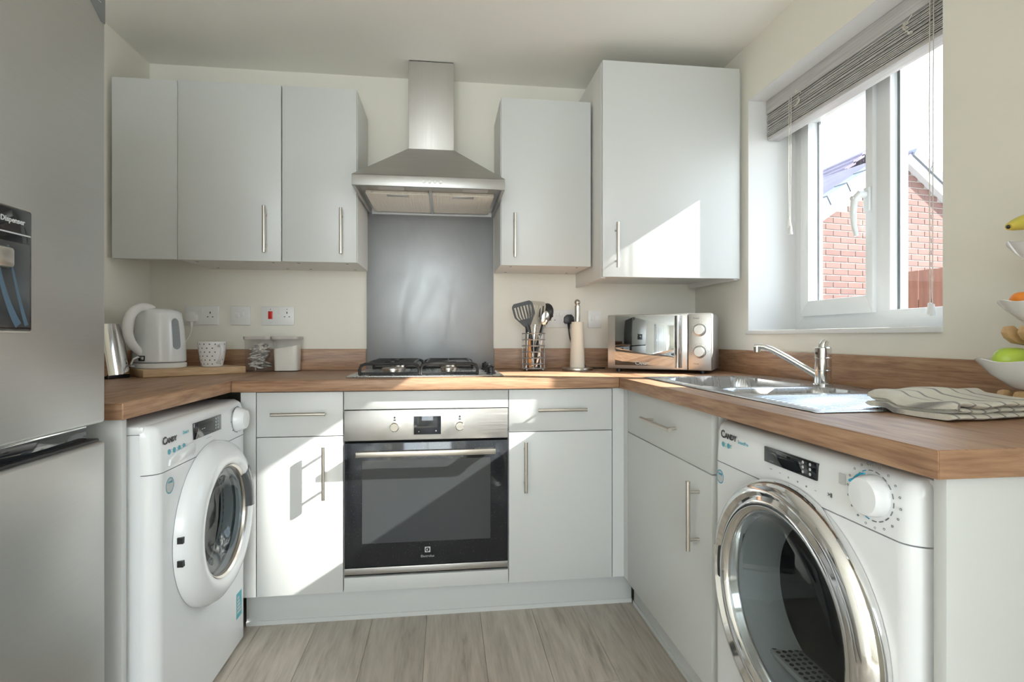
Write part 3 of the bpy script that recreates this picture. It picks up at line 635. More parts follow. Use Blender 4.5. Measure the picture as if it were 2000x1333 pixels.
G().lathe([(.159, -.0345), (.163, -.045), (.157, -.040), (.155, -.030)], (wx, 0, wz), 'y', 64).build('chrome_bezel', SATIN, d)
RP = [(.150, -.036), (.160, -.042), (.168, -.053), (.182, -.057), (.205, -.052), (.222, -.042)]
def rimy(r_):
    for (r0, h0), (r1, h1) in zip(RP, RP[1:]):
        if r0 <= r_ <= r1: return h0 + (h1 - h0) * (r_ - r0) / (r1 - r0)
    return RP[-1][1]
g = G(); g.grid(lambda u, v: (wx + (.156 + .062 * v) * cos(radians(-4 + 44 * u)), rimy(.156 + .062 * v), wz + (.156 + .062 * v) * sin(radians(-4 + 44 * u))), 14, 8); g.build('door_latch', pm('latch_grey', (.10, .105, .11), .2), d)
for zz in (.455, .395):
    G().box(wx - .238, wx - .216, -.026, -.012, wz + zz - .43 - .008, wz + zz - .43 + .008).build('hinge_slot', BLACK, d)
g = G(); g.lathe([(.165, .002), (.160, .030), (.175, .10), (.2, .12), (.22, .40), (.0001, .42)], (wx, -.0, wz), 'y', 48); g.build('drum', DRUM, wm)
for k in range(3):
    a = pi / 2 + k * 2 * pi / 3; G().box(-.014, .014, .13, .38, -.03, .02, bev=.01, M=Matrix.Translation((wx + .19 * cos(a), 0, wz + .19 * sin(a))) @ Matrix.Rotation(-a + pi / 2, 4, 'Y')).build('drum_paddle', DRUM, wm)
FY = lambda z, top: -.0006 + (.0006 if z < top - .12 else .004 * max(0, (z - (top - .118)) / .088))
fy = .002
G().box(.195, .375, -.0012, .004, .762, .808, bev=.001).build('display', BGLOSS, wm)
text('C', .027, wm, (.040, .0012, .788), PBLACK, 'brand_lettering', bold=.0007); text('ANDY', .018, wm, (.050, .0012, .786), PBLACK, 'brand_lettering', align='LEFT', bold=.0007)
text('Smart', .014, wm, (.150, .001, .793), PTEAL, 'range_lettering')
for k in range(4):
    g = G(); g.lathe([(.0001, 0), (.007, 0), (.007, .0006)], (.062 + k * .026, .0006, .757), 'y', 18); g.build('feature_icon', PTEAL, wm)
    text('=\n=', .006, wm, (.075 + k * .026, .0006, .757), PTEAL, 'icon_lettering')
g = G(); g.prism([(.055, .722), (.185, .722), (.198, .732), (.196, .752), (.185, .758), (.100, .752), (.062, .738)], -.004, .002, 'y', bev=.0012); g.build('detergent_drawer', WHITE, wm)
g = G(); g.lathe([(.041, .0), (.040, -.010), (.034, -.024), (.030, -.032), (.0001, -.033)], (.508, .003, .772), 'y', 36); kb = g.build('program_knob', WHITE, wm)
g = G(); g.lathe([(.044, .0012), (.0425, .0006), (.0410, .0008)], (.508, .0, .772), 'y', 36); g.build('dial_ring', PGREY, wm)
for k in range(16):
    a = 2 * pi * k / 16; text('-' if k % 2 else 'o', .010, wm, (.508 + .050 * cos(a), .0008, .772 + .043 * sin(a)), PGREY, 'dial_mark')
text('-- --- -- ---', .0085, wm, (.292, .0012, .752), PGREY, 'button_lettering'); text('-- --', .014, wm, (.25, -.0016, .786), PLIGHT, 'display_digits')
g = G()
for q in range(4):
    for p_ in range(2): g.lathe([(.0001, 0), (.0028, 0), (.0028, .0004)], (.335 + p_ * .016, -.0016, .772 + q * .0095), 'y', 10)
g.build('display_icons', PLIGHT, wm)
g = G(); g.lathe([(.0001, -.0004), (.021, -.0004), (.021, .0006)], (.062, -.0, .672), 'y', 26); st = g.build('round_sticker', PLIGHT, wm)
g = G(); g.lathe([(.018, -.0008), (.0205, -.0008)], (.062, -.0, .672), 'y', 26); g.build('sticker_ring', PTEAL, wm); text('Candy', .009, wm, (.062, -.0012, .681), PTEAL, 'sticker_lettering')
G().box(.500, .545, -.0006, .002, .10, .185).build('energy_label', PTEAL, wm)
g = G(); [g.box(.505, .505 + .018 + q * .004, -.0012, -.0006, .165 - q * .012, .172 - q * .012) for q in range(5)]; g.build('label_bars', PLIGHT, wm)

td = machine('tumble_dryer', 'white tumble dryer with a large chrome porthole, under the folded towel', 'tumble dryer', (.672, 1.283, 0), -pi / 2, .842, .742, (.306, .515, .182))
dx, dz = .306, .515
d = porthole(td, dx, dz, [(.246, -.001), (.247, -.010), (.243, -.024), (.232, -.036), (.222, -.038), (.214, -.030), (.206, -.034), (.198, -.038), (.188, -.034), (.180, -.020), (.176, -.004)], CHROME,
             [(.181, -.026), (.174, -.031), (.150, -.034), (.080, -.040), (.0001, -.042)], PORTD)
G().lathe([(.180, -.006), (.172, .004), (.160, .05), (.158, .085)], (dx, 0, dz), 'y', 56).build('door_collar', RUBBER, d, angle=60)
g = G(); g.lathe([(.166, .088), (.20, .10), (.25, .13), (.255, .42), (.0001, .44)], (dx, 0, dz), 'y', 56); g.build('drum', DRUM, td)
G().lathe([(.0001, .428), (.20, .426)], (dx, 0, dz), 'y', 48).build('drum_back', RUBBER, td)
# lint filter grille at the bottom of the opening
g = G(); g.box(dx - .11, dx + .11, .02, .085, dz - .150, dz - .136, bev=.004); lf = g.build('lint_filter', RUBBER, td)
g = G()
for q in range(14):
    for p_ in range(4): g.cyl((dx - .095 + q * .0146, .030 + p_ * .014, dz - .1362), (dx - .095 + q * .0146, .030 + p_ * .014, dz - .1354), .0048, n=8)
g.build('filter_holes', DARK, td)
g = G()
for a in range(0, 15):
    pass
pts = []
for i in range(13):
    a = radians(-24 + 60 * i / 12); pts.append((dx + .213 * cos(a), -.034, dz + .213 * sin(a)))
g.tube(pts, [.004 + .010 * sin(pi * i / 12) for i in range(13)], 10, flat=.4, up=(0, 1, 0)); g.build('door_grip', CHROME, d)
G().box(dx - .226, dx - .206, -.034, -.020, dz - .03, dz + .045, bev=.004).build('hinge', BLACK, d)
G().box(.223, .384, -.0008, .006, .786, .818, bev=.001).build('display', BGLOSS, td)
text('C', .026, td, (.050, .0008, .812), PBLACK, 'brand_lettering', bold=.0008); text('ANDY', .018, td, (.060, .0008, .810), PBLACK, 'brand_lettering', align='LEFT', bold=.0006)
text('SmartPro', .011, td, (.139, .0008, .806), PTEAL, 'range_lettering')
for k in range(2):
    g = G(); g.lathe([(.0001, 0), (.0062, 0), (.0062, .0006)], (.052 + k * .024, .0004, .788), 'y', 18); g.build('feature_icon', PTEAL, td)
    text('=\n=', .006, td, (.064 + k * .024, .0004, .788), PTEAL, 'icon_lettering')
for k, (px, pz, s_) in enumerate(((.245, .775, '---'), (.275, .774, '--'), (.302, .772, 'o'), (.330, .771, 'o'), (.355, .769, 'o'), (.380, .768, '--'))): text(s_, .0078, td, (px, .0004, pz), PGREY, 'button_lettering')
text('>II', .011, td, (.417, .0004, .770), PBLACK, 'button_lettering')
g = G()
for q in range(3):
    for p_ in range(2): g.lathe([(.0001, 0), (.003, 0), (.003, .0004)], (.347 + p_ * .02, -.0012, .794 + q * .009), 'y', 10)
g.build('display_icons', PLIGHT, td); text('-------', .0055, td, (.25, -.0012, .792), PLIGHT, 'display_lettering')
g = G(); g.box(.438, .452, .0008, .002, .797, .815); g.build('panel_symbol', PLIGHT, td)
kx, kz = .512, .797
g = G(); g.lathe([(.033, .002), (.032, -.010), (.030, -.019), (.028, -.022), (.0001, -.023)], (kx, .003, kz), 'y', 40); kb = g.build('program_knob', WHITE, td)
g = G(); g.tube([(kx + .0345 * cos(a), -.009, kz + .0345 * sin(a)) for a in [radians(100 + 10 * i) for i in range(6)]], .0018, 6)
g.tube([(kx + .0325 * cos(radians(140)), -.008, kz + .0325 * sin(radians(140))), (kx + .0295 * cos(radians(140)), -.0215, kz + .0295 * sin(radians(140)))], .0022, 6); g.build('knob_pointer', PBLUE, td)
for q in range(18):
    a = radians(95 - 20 * q)
    g = G(); g.tube([(kx + .0405 * cos(a + e_), .0002, kz + .0365 * sin(a + e_) * 1.08) for e_ in (-.10, 0, .10)], .0009, 5); g.build('dial_mark', PBLUE if q in (17, 16, 10) else PGREY, td)
    if q % 1 == 0: text('OFF' if q == 0 else 'o', .0085, td, (kx + .053 * cos(a), .0004, kz + .049 * sin(a)), PGREY, 'dial_lettering')
g = G(); g.lathe([(.0001, -.0004), (.017, -.0004), (.017, .0006)], (.040, -.0, .706), 'y', 26); g.build('round_sticker', PLIGHT, td)
g = G(); g.lathe([(.0145, -.0008), (.0168, -.0008)], (.040, -.0, .706), 'y', 26); g.build('sticker_ring', PBLUE, td); text('Candy', .008, td, (.040, -.0012, .713), PBLUE, 'sticker_lettering')
g = G(); g.box(.01, .58, -.0006, .001, .150, .152); g.build('kick_seam', PGREY, td)

# ------------------------------------------------------------------ fridge freezer (faces +x)
fr = thing('fridge_freezer', 'brushed steel fridge freezer with a black water dispenser', 'fridge freezer', (-.74, .675, 0), pi / 2)
FW = .603
G().box(0, FW, .062, .565, .02, 1.86, bev=.004).build('body', PGREY, fr)
for fx in (.05, FW - .05):
    for fy in (.1, .5): G().cyl((fx, fy, 0), (fx, fy, .022), .02, n=12).build('foot', BLACK, fr)
ud = G().box(0, FW, 0, .058, .862, 1.86, bev=.007, seg=3).build('fridge_door', FRIDGE, fr)
ld = G().box(0, FW, 0, .058, .04, .822, bev=.007, seg=3).build('freezer_door', FRIDGE, fr)
g = G(); g.box(.006, FW - .026, .022, .056, .815, .868, bev=.003); g.build('handle_recess', BGLOSS, fr)
g = G(); g.box(.004, FW - .004, .010, .05, .818, .828, bev=.003); g.build('handle_edge', BLACK, ld)
g = G(); g.box(.006, FW - .05, .008, .020, .8585, .864, bev=.001); g.build('door_trim', CHROME, ud)
dp = G().box(.175, .388, -.004, .02, 1.055, 1.276, bev=.006).build('dispenser_frame', SATIN, ud)
G().box(.179, .384, -.0055, .0, 1.059, 1.272, bev=.004).build('dispenser_panel', BGLOSS, ud)
G().box(.190, .380, -.0062, -.005, 1.226, 1.2285).build('dispenser_line', PLIGHT, ud)
G().box(.190, .378, -.0060, -.005, 1.066, 1.212, bev=.0004).build('dispenser_niche', pm('niche_grey', (.05, .055, .06), .12), ud)
text('Water Dispenser', .0128, ud, (.366, -.0062, 1.249), PLIGHT, 'dispenser_lettering', align='RIGHT', bold=.0003)
g = G(); g.box(.262, .328, -.020, -.005, 1.165, 1.20, bev=.006); g.build('dispenser_lever', SATIN, ud)
STREAK = pm('reflection_blue', (.10, .17, .25), .25, .3)  # blue streaks painted as reflections in the glossy niche
for dx_, wd_ in ((0, .0075), (.030, .0045)):
    g = G(); g.tube(bez((.300 + dx_, -.0061, 1.205), (.312 + dx_, -.0061, 1.15), (.328 + dx_, -.0061, 1.10), (.352 + dx_ * .6, -.0061, 1.069)), [wd_ * (.4 + .6 * q / 14) for q in range(15)], 8, flat=.03, up=(0, 1, 0)); g.build('niche_reflection', STREAK, ud)
g = G(); g.prism([(.540, 1.86), (.540, 1.765), (.588, 1.735), (.600, 1.735), (.600, 1.86)], -.0008, .0, 'y'); g.build('badge_sticker', PGREY, ud)
text('------', .014, ud, (.572, -.0012, 1.775), PLIGHT, 'badge_lettering')

# ------------------------------------------------------------------ sockets
def plate(x, z, wd, ht, label, name='wall_socket', group='wall sockets and switches'):
    r = thing(name, label, 'socket' if 'socket' in name else 'switch', (x, YB - .0005, z), 0, group)
    G().box(-wd / 2, wd / 2, -.009, 0, -ht / 2, ht / 2, bev=.003).build('face_plate', WPLAS, r)
    return r
def holes(r, x, z):
    g = G(); g.box(x - .002, x + .002, -.0096, -.009, z + .004, z + .013); g.box(x - .0135, x - .0075, -.0096, -.009, z - .0125, z - .009); g.box(x + .0075, x + .0135, -.0096, -.009, z - .0125, z - .009); g.build('pin_holes', DARK, r)
def rocker(r, x, z, mat=WPLAS, w_=.010, h_=.016): G().box(x - w_ / 2, x + w_ / 2, -.0125, -.009, z - h_ / 2, z + h_ / 2, bev=.0012).build('rocker', mat, r)
r = plate(-1.104, 1.149, .148, .087, 'white double wall socket with the kettle plug in it'); holes(r, .038, .004); rocker(r, -.012, .022); rocker(r, .002, .022)
r = plate(-.936, 1.1485, .087, .087, 'small square white switch plate between two sockets', 'wall_switch'); rocker(r, .011, .006, w_=.014, h_=.022); rocker(r, -.012, .002, w_=.016, h_=.020)
r = plate(-.772, 1.1485, .147, .087, 'white cooker switch plate with a red rocker and one socket'); rocker(r, -.031, .003, PRED, .019, .036); rocker(r, .009, .021, w_=.012, h_=.024); holes(r, .042, .006)
g = G(); g.cyl((-.031, -.0096, .030), (-.031, -.009, .030), .002, n=10); g.cyl((.042, -.0096, .030), (.042, -.009, .030), .002, n=10); g.build('indicator', DARK, r)
text('----', .005, r, (-.031, -.0096, -.030), PGREY, 'plate_lettering')
r = plate(.566, 1.141, .148, .087, 'white double wall socket with the black plug, behind the utensils'); holes(r, -.038, .004); rocker(r, .0, .022); rocker(r, -.012, .022)
r = plate(.742, 1.1395, .070, .087, 'white switch plate beside the kitchen roll holder', 'wall_switch'); rocker(r, .012, .002, w_=.016, h_=.022); rocker(r, -.012, .002, w_=.016, h_=.020)
def plug(x, z, mat, label, pts, cable_mat, group='mains plugs'):
    r = thing('mains_plug', label, 'plug', (x, YB - .0095, z), 0, group)
    g = G(); g.prism([(-.025, -.012), (-.018, -.020), (.018, -.020), (.025, -.012), (.023, .012), (.010, .025), (-.010, .025), (-.023, .012)], -.030, -.0003, 'y', bev=.003); g.build('plug_body', mat, r)
    g = G(); g.tube([(0, -.014, -.018), (0, -.014, -.046)], [.0075, .005], 10); g.build('strain_relief', mat, r)
    g = G(); g.tube(pts, .0035, 8); g.build('cable', cable_mat, r)
    return r
KX, KY = -1.150, 2.335
plug(-1.148 + .008, 1.140, WPLAS, 'white mains plug and cable of the kettle', bez((0, -.014, -.044), (.004, -.02, -.10), (-.035, -.05, -.12), (-.022, -.09, -.185), 16) + bez((-.022, -.09, -.19), (-.020, -.10, -.205), (-.03, -.12, -.205), (-.06, -.15, -.203), 8), WPLAS)
plug(.606, 1.136, BLACK, 'black mains plug and cable beside the kitchen roll', bez((0, -.014, -.044), (.0, -.018, -.10), (.02, -.03, -.16), (.060, -.05, -.198), 16) + [Vector((.075, -.055, -.2335)), Vector((.12, -.06, -.2365)), Vector((.17, -.06, -.2365))], BLACK)

# ------------------------------------------------------------------ left worktop: board, kettle, mug, canisters, block
BA = radians(42); e1 = Vector((cos(BA), sin(BA), 0)); e2 = Vector((-sin(BA), cos(BA), 0)); A = Vector((-1.125, 2.165, 0)); BT = .029
single(G().prism([(0, 0), (.375, 0), (.375, .215), (0, .215)], 0, BT, 'z', bev=.003), 'chopping_board', BOARDM, 'thick acacia chopping board under the kettle and mug', 'chopping board', (A.x, A.y, ZW + .0005), BA)
zb = ZW + .0005 + BT + .0005
kt = thing('electric_kettle', 'white plastic electric kettle on the chopping board', 'kettle', (KX, KY, zb), radians(71))
g = G(); g.lathe([(.0001, 0), (.092, 0), (.095, .004), (.095, .018), (.090, .021), (.0001, .021)], n=48); g.build('power_base', WPLAS, kt)
KB = [(.0001, .024), (.090, .024), (.0935, .028), (.093, .05), (.091, .10), (.087, .15), (.081, .195), (.077, .216), (.070, .228), (.055, .236), (.03, .240), (.0001, .241)]
g = G(); g.lathe(KB, n=56); g.build('body', WHITE, kt)
g = G(); hp = bez((-.030, 0, .236), (-.085, 0, .256), (-.146, 0, .228), (-.144, 0, .155), 10)[:-1] + bez((-.144, 0, .155), (-.142, 0, .112), (-.122, 0, .088), (-.086, 0, .062), 8)
g.tube(hp, [.014 + .006 * sin(pi * i / (len(hp) - 1)) for i in range(len(hp))], 14, flat=.75, up=(0, 1, 0)); g.build('handle', WPLAS, kt)
g = G(); g.sphere((-.088, 0, .2435), .015, (1.1, .8, .35), 18); g.build('lid_button', SATIN, kt)
g = G(); g.prism([(.055, -.020), (.104, -.010), (.104, .010), (.055, .020)], .196, .229, 'z', bev=.006); g.build('spout', WHITE, kt)
# water gauge following the body, at the front right
def onbody(a, z, off):
    for (r0, h0), (r1, h1) in zip(KB[2:], KB[3:]):
        if h0 <= z <= h1: rr_ = r0 + (r1 - r0) * (z - h0) / (h1 - h0); break
    return Vector(((rr_ + off) * cos(a), (rr_ + off) * sin(a), z))
ac = radians(-96)
def capw(z): return .0165 * sqrt(max(0, 1 - (max(0, abs(z - .137) - .045) / .0175) ** 2))
g = G(); g.grid(lambda u, v: onbody(ac + (u - .5) * 2 * capw(.0747 + .1246 * v) / .088, .0747 + .1246 * v, .0014), 6, 30); g.build('water_gauge', GAUGE, kt)
for k, s_ in enumerate(('--', '-', '--', '-', '--', '--')):
    p_ = onbody(ac + .03, .092 + k * .0165, .0026); text(s_, .0075, kt, p_, PBLACK, 'gauge_lettering', rot=(pi / 2, 0, ac + .03 + pi / 2))
p_ = onbody(radians(-174), .041, -.001)
g = G(); g.box(-.013, .013, -.003, .004, -.010, .010, bev=.001, M=Matrix.Translation(p_) @ Matrix.Rotation(radians(-174) + pi / 2, 4, 'Z')); sw = g.build('switch_well', BLACK, kt)
g = G(); g.box(-.002, .010, -.006, -.002, -.006, .006, bev=.001, M=Matrix.Translation(p_) @ Matrix.Rotation(radians(-174) + pi / 2, 4, 'Z')); g.build('switch', SATIN, kt)
g = G(); g.tube([(-.088, .03, .010), (-.115, .02, .012), (-.128, .0, .022), (-.128, -.01, .04), (-.112, -.01, .046), (-.094, .0, .045)], .0035, 8); g.build('cable_loop', WPLAS, kt)

mg = thing('mug', 'white mug with small black hearts on the chopping board', 'mug', (-.975, 2.398, zb))
MP = [(.0001, 0), (.036, 0), (.040, .003), (.046, .03), (.0515, .07), (.055, .104), (.053, .105), (.0495, .07), (.044, .03), (.038, .008), (.0001, .007)]
g = G(); g.lathe(MP, n=48); g.build('cup', CERAM, mg)
ha = radians(-42)
hp = [Vector((cos(ha) * r_, sin(ha) * r_, z)) for r_, z in ((.050, .085), (.066, .094), (.080, .088), (.084, .070), (.076, .048), (.060, .026), (.044, .014))]
sm = [];
for q in range(len(hp) - 1): sm += [hp[q].lerp(hp[q + 1], s_ / 3) for s_ in range(3)]
sm.append(hp[-1]); sm = [(sm[max(q - 1, 0)] + sm[q] + sm[min(q + 1, len(sm) - 1)]) / 3 for q in range(len(sm))]
g = G(); g.tube(sm, .0065, 10, flat=.7); g.build('handle', CERAM, mg)
def mugr(z):
    for (r0, h0), (r1, h1) in zip(MP[2:5], MP[3:6]):
        if h0 <= z <= h1: return r0 + (r1 - r0) * (z - h0) / (h1 - h0)
    return .04
HS = [(0, -1.0), (.55, -.3), (.85, .25), (.75, .65), (.4, .75), (0, .42), (-.4, .75), (-.75, .65), (-.85, .25), (-.55, -.3)]
hme = None
for row in range(6):
    z = .012 + row * .0165; n_ = 16
    for k in range(n_):
        a = 2 * pi * (k + (.5 if row % 2 else 0)) / n_
        if abs((a - ha + pi) % (2 * pi) - pi) < .22: continue
        if not (-3.6 < a - 2 * pi < .4): continue
        g = G(); s_ = .0033
        g.face([((mugr(z + hyy * s_) + .0004) * cos(a + hxx * s_ / .05), (mugr(z + hyy * s_) + .0004) * sin(a + hxx * s_ / .05), z + hyy * s_) for hxx, hyy in HS]); g.build('heart_print', PBLACK, mg)

def canister(x, label, fill):
    r = thing('storage_canister', label, 'canister', (x, 2.530, ZW + .0005), 0, 'clear storage canisters')
    S = [(-.054, -.052), (.054, -.052), (.054, .052), (-.054, .052)]
    def rpoly(a, b, rad, n=5):
        L = []
        for cx_, cy_, st in ((a - rad, b - rad, 0), (-a + rad, b - rad, 90), (-a + rad, -b + rad, 180), (a - rad, -b + rad, 270)):
            L += [(cx_ + rad * cos(radians(st + 90 * i / n)), cy_ + rad * sin(radians(st + 90 * i / n))) for i in range(n + 1)]
        return L
    t_ = bmesh.new(); rings = [[t_.verts.new((x_, y_, z)) for x_, y_ in rpoly(.050 + e_, .046 + e_, .02)] for z, e_ in ((.002, 0), (.143, .005))]
    n = len(rings[0])
    for i in range(n): t_.faces.new([rings[0][i], rings[0][(i + 1) % n], rings[1][(i + 1) % n], rings[1][i]])
    t_.faces.new(rings[0][::-1]); g = G(); g._merge(t_); g.build('jar', CLEAR, r)
    g = G(); g.prism(rpoly(.059, .055, .02), .143, .157, 'z', bev=.002); g.build('lid', LIDM, r)
    return r, rpoly
c1, rp = canister(-.826, 'clear canister of paper sachets on the worktop', 0)
for k in range(34):
    th = random.uniform(0, pi); M_ = Matrix.Translation((random.uniform(-.024, .024), random.uniform(-.020, .020), .016 + .0031 * k)) @ Matrix.Rotation(th, 4, 'Z') @ Matrix.Rotation(random.uniform(-.45, .45), 4, 'Y') @ Matrix.Rotation(random.uniform(-.45, .45), 4, 'X')
    G().box(-.023, .023, -.013, .013, -.003, .003, bev=.0025, M=M_).build('sachet', SACH, c1)
c2, rp = canister(-.707, 'clear canister of white sugar on the worktop', 1)
g = G(); t_ = bmesh.new(); P_ = rp(.0485, .0445, .019); lo_ = [t_.verts.new((x_, y_, .004)) for x_, y_ in P_]; hi_ = [t_.verts.new((x_ * 1.05, y_ * 1.05, .108 + .18 * x_)) for x_, y_ in P_]
for i in range(len(P_)): t_.faces.new([lo_[i], lo_[(i + 1) % len(P_)], hi_[(i + 1) % len(P_)], hi_[i]])
t_.faces.new(hi_); t_.faces.new(lo_[::-1]); g._merge(t_); g.build('sugar', SUGAR, c2)
kb_ = thing('knife_block', 'leaning black block with a curved chrome front, half hidden by the fridge', 'knife block', (-1.222, 2.165, ZW + .0005), radians(-18))
M_ = Matrix.Rotation(radians(-11), 4, 'Y')
g = G(); g.prism([(-.055, -.045), (.010, -.045), (.026, -.030), (.026, .030), (.010, .045), (-.055, .045)], .012, .196, 'z', bev=.004, M=M_); g.box(-.065, .02, -.045, .045, 0, .016, bev=.002); g.build('block', BLACK, kb_)
g = G(); g.prism([(.006, -.047), (.022, -.044), (.034, -.028), (.038, 0), (.034, .028), (.022, .044), (.006, .047), (.012, .040), (.026, .024), (.029, 0), (.026, -.024), (.012, -.040)], .008, .200, 'z', M=M_); g.build('chrome_front', CHROME, kb_)

# ------------------------------------------------------------------ utensils
UX, UY = .405, 2.44
ub = thing('utensil_pot', 'grey wire utensil pot by the steel splashback', 'utensil pot', (UX, UY, ZW + .0005))
g = G(); R = .052
for q, z in enumerate((.010, .030, .058, .086, .114, .142, .170)):
    g.tube([(R * cos(2 * pi * k / 28), R * sin(2 * pi * k / 28), z) for k in range(28)], 0.0028 if q else .0036, 6, closed=True)
for k in range(10):
    a = 2 * pi * (k + .25) / 10; g.tube([(R * cos(a), R * sin(a), .008), (R * cos(a), R * sin(a), .172)], .0018, 6)
g.build('wire_cage', WIRE, ub)
g = G(); g.lathe([(.0001, .008), (.052, .008), (.052, .010), (.0001, .010)], n=28); g.build('cage_floor', WIRE, ub)
for k in range(4):
    a = pi / 4 + k * pi / 2; g = G(); g.sphere((R * cos(a), R * sin(a), .0055), .0055, n=12); g.build('foot', WIRE, ub)
def utensil(name, label, base, lean_x, lean_y, spin, group='utensils in the wire pot'):
    """utensil built upright along local z from its handle end, leaned in x and y and spun about its own axis"""
    r = bpy.data.objects.new(name, None); C.objects.link(r); r.location = (UX + base[0], UY + base[1], ZW + .0125)
    R_ = Matrix.Rotation(lean_x, 4, 'Y') @ Matrix.Rotation(lean_y, 4, 'X') @ Matrix.Rotation(spin, 4, 'Z'); r.rotation_euler = R_.to_euler(); r.empty_display_size = .03
    MW[r.name] = Matrix.Translation(r.location) @ R_
    return setp(r, label, 'utensil', group)
def slotted_head(w0, w1, z0, z1, nslot, th=.0022):
    """flat turner blade with real slots, in local xz"""
    g = G(); zs0, zs1 = z0 + (z1 - z0) * .30, z1 - (z1 - z0) * .16
    W = lambda z: w0 + (w1 - w0) * min(1, (z - z0) / ((z1 - z0) * .45)) - (w1 * .25 * max(0, (z - z1 + .018) / .018) ** 2)
    def strip(za, zb_, xa, xb, n=6):
        for i in range(n):
            p, q = za + (zb_ - za) * i / n, za + (zb_ - za) * (i + 1) / n
            g.prism([(xa(p), p), (xb(p), p), (xb(q), q), (xa(q), q)], -th / 2, th / 2, 'y')
    strip(z0, zs0, lambda z: -W(z), lambda z: W(z)); strip(zs1, z1, lambda z: -W(z), lambda z: W(z))
    edges = [-1] + [(-.72 + 1.44 * k / (nslot - 1)) for k in range(nslot)] + [1]
    hw = .075
    for k in range(nslot + 1):
        a = -1 if k == 0 else edges[k] + hw; b = 1 if k == nslot else edges[k + 1] - hw
        strip(zs0, zs1, lambda z, a=a: W(z) * a, lambda z, b=b: W(z) * b, 4)
    return g
u = utensil('slotted_turner', 'black nylon slotted turner leaning left out of the wire pot', (.022, .000), radians(-15), radians(3), radians(-8))
slotted_head(.016, .049, .200, .312, 6, .003).build('blade', UTBLACK, u)
g = G(); g.tube([(0, 0, .0), (0, 0, .09), (0, 0, .16), (0, .004, .212)], [.007, .009, .009, .014], 10, flat=.5); g.build('handle', UTBLACK, u)
u = utensil('slotted_spatula', 'steel slotted spatula standing upright in the wire pot', (-.008, .000), radians(5), radians(1), radians(5))
slotted_head(.014, .040, .192, .308, 5).build('blade', SATIN, u)
g = G(); g.tube([(0, 0, 0), (0, 0, .1), (0, 0, .200)], [.006, .006, .005], 10, flat=.5); g.build('handle', CHROME, u)
u = utensil('serving_spoon', 'small steel serving spoon in front of the black ladle', (.008, -.024), radians(10), radians(4), radians(10))
g = G(); g.lathe([(.0001, -.006), (.012, -.005), (.019, 0), (.0185, .001), (.011, -.003), (.0001, -.004)], (0, 0, .232), 'y', 24, sx=1.0, sy=1.75); g.build('bowl', CHROME, u)
g = G(); g.tube([(0, 0, 0), (0, 0, .1), (0, 0, .205)], [.005, .0045, .004], 8, flat=.5); g.build('handle', CHROME, u)
u = utensil('ladle', 'black nylon ladle leaning right behind the steel spoon', (-.006, .014), radians(15), radians(-2), radians(-24))
g = G(); g.lathe([(.0001, -.022), (.019, -.018), (.033, -.004), (.035, .004), (.033, .004), (.017, -.014), (.0001, -.018)], (0, 0, .264), 'y', 26, sx=1.0, sy=1.35); g.build('bowl', UTBLACK, u)
g = G(); g.tube([(0, 0, 0), (0, 0, .12), (0, .002, .228)], [.008, .008, .007], 10, flat=.5); g.build('handle', UTBLACK, u)
for nm, lb, b_, lx, ly, m_, ln in (('kitchen_utensil', 'short wooden handled utensil low in the wire pot', (-.020, -.026), radians(-2), radians(3), WOODH, .135), ('kitchen_utensil', 'thin steel utensil handle at the left of the wire pot', (-.036, -.014), radians(3), radians(2), CHROME, .165), ('kitchen_utensil', 'thin steel utensil handle at the right of the wire pot', (.030, -.018), radians(-3), radians(2), CHROME, .150), ('kitchen_utensil', 'black nylon utensil handle deep inside the wire pot', (-.022, .014), radians(-2), radians(-1), UTBLACK, .185)):
    u = utensil(nm, lb, b_, lx, ly, 0)
    g = G(); g.tube([(0, 0, 0), (0, 0, ln * .2), (0, 0, ln * .6), (0, 0, ln)], [.0075, .0095, .0085, .005] if m_ is WOODH else [.0045, .0045, .0045, .004] if m_ is CHROME else [.008, .009, .008, .006], 12); g.build('handle', m_, u)

# ------------------------------------------------------------------ kitchen roll
RX, RY = .612, 2.44
rh = thing('roll_holder', 'steel kitchen roll holder with a ball top', 'roll holder', (RX, RY, ZW + .0005))
g = G(); g.lathe([(.0001, 0), (.072, 0), (.073, .003), (.071, .010), (.062, .012), (.0001, .012)], n=44); g.build('base', SATIN, rh)
g = G(); g.cyl((0, 0, .011), (0, 0, .305), .0085, n=20); g.lathe([(.012, .20), (.012, .300), (.0085, .303)], n=20); g.build('pole', SATIN, rh)
g = G(); g.sphere((0, 0, .316), .0135, n=20); g.build('ball', SATIN, rh)
g = G(); g.lathe([(.016, .0), (.034, .0), (.0345, .004), (.033, .05), (.0295, .16), (.0275, .212), (.0155, .213), (.0155, .1), (.016, 0)], n=44)
pr = single(g, 'kitchen_roll', PAPER, 'nearly used up cream kitchen roll on its steel holder', 'kitchen roll', (RX, RY, ZW + .0005 + .0125))

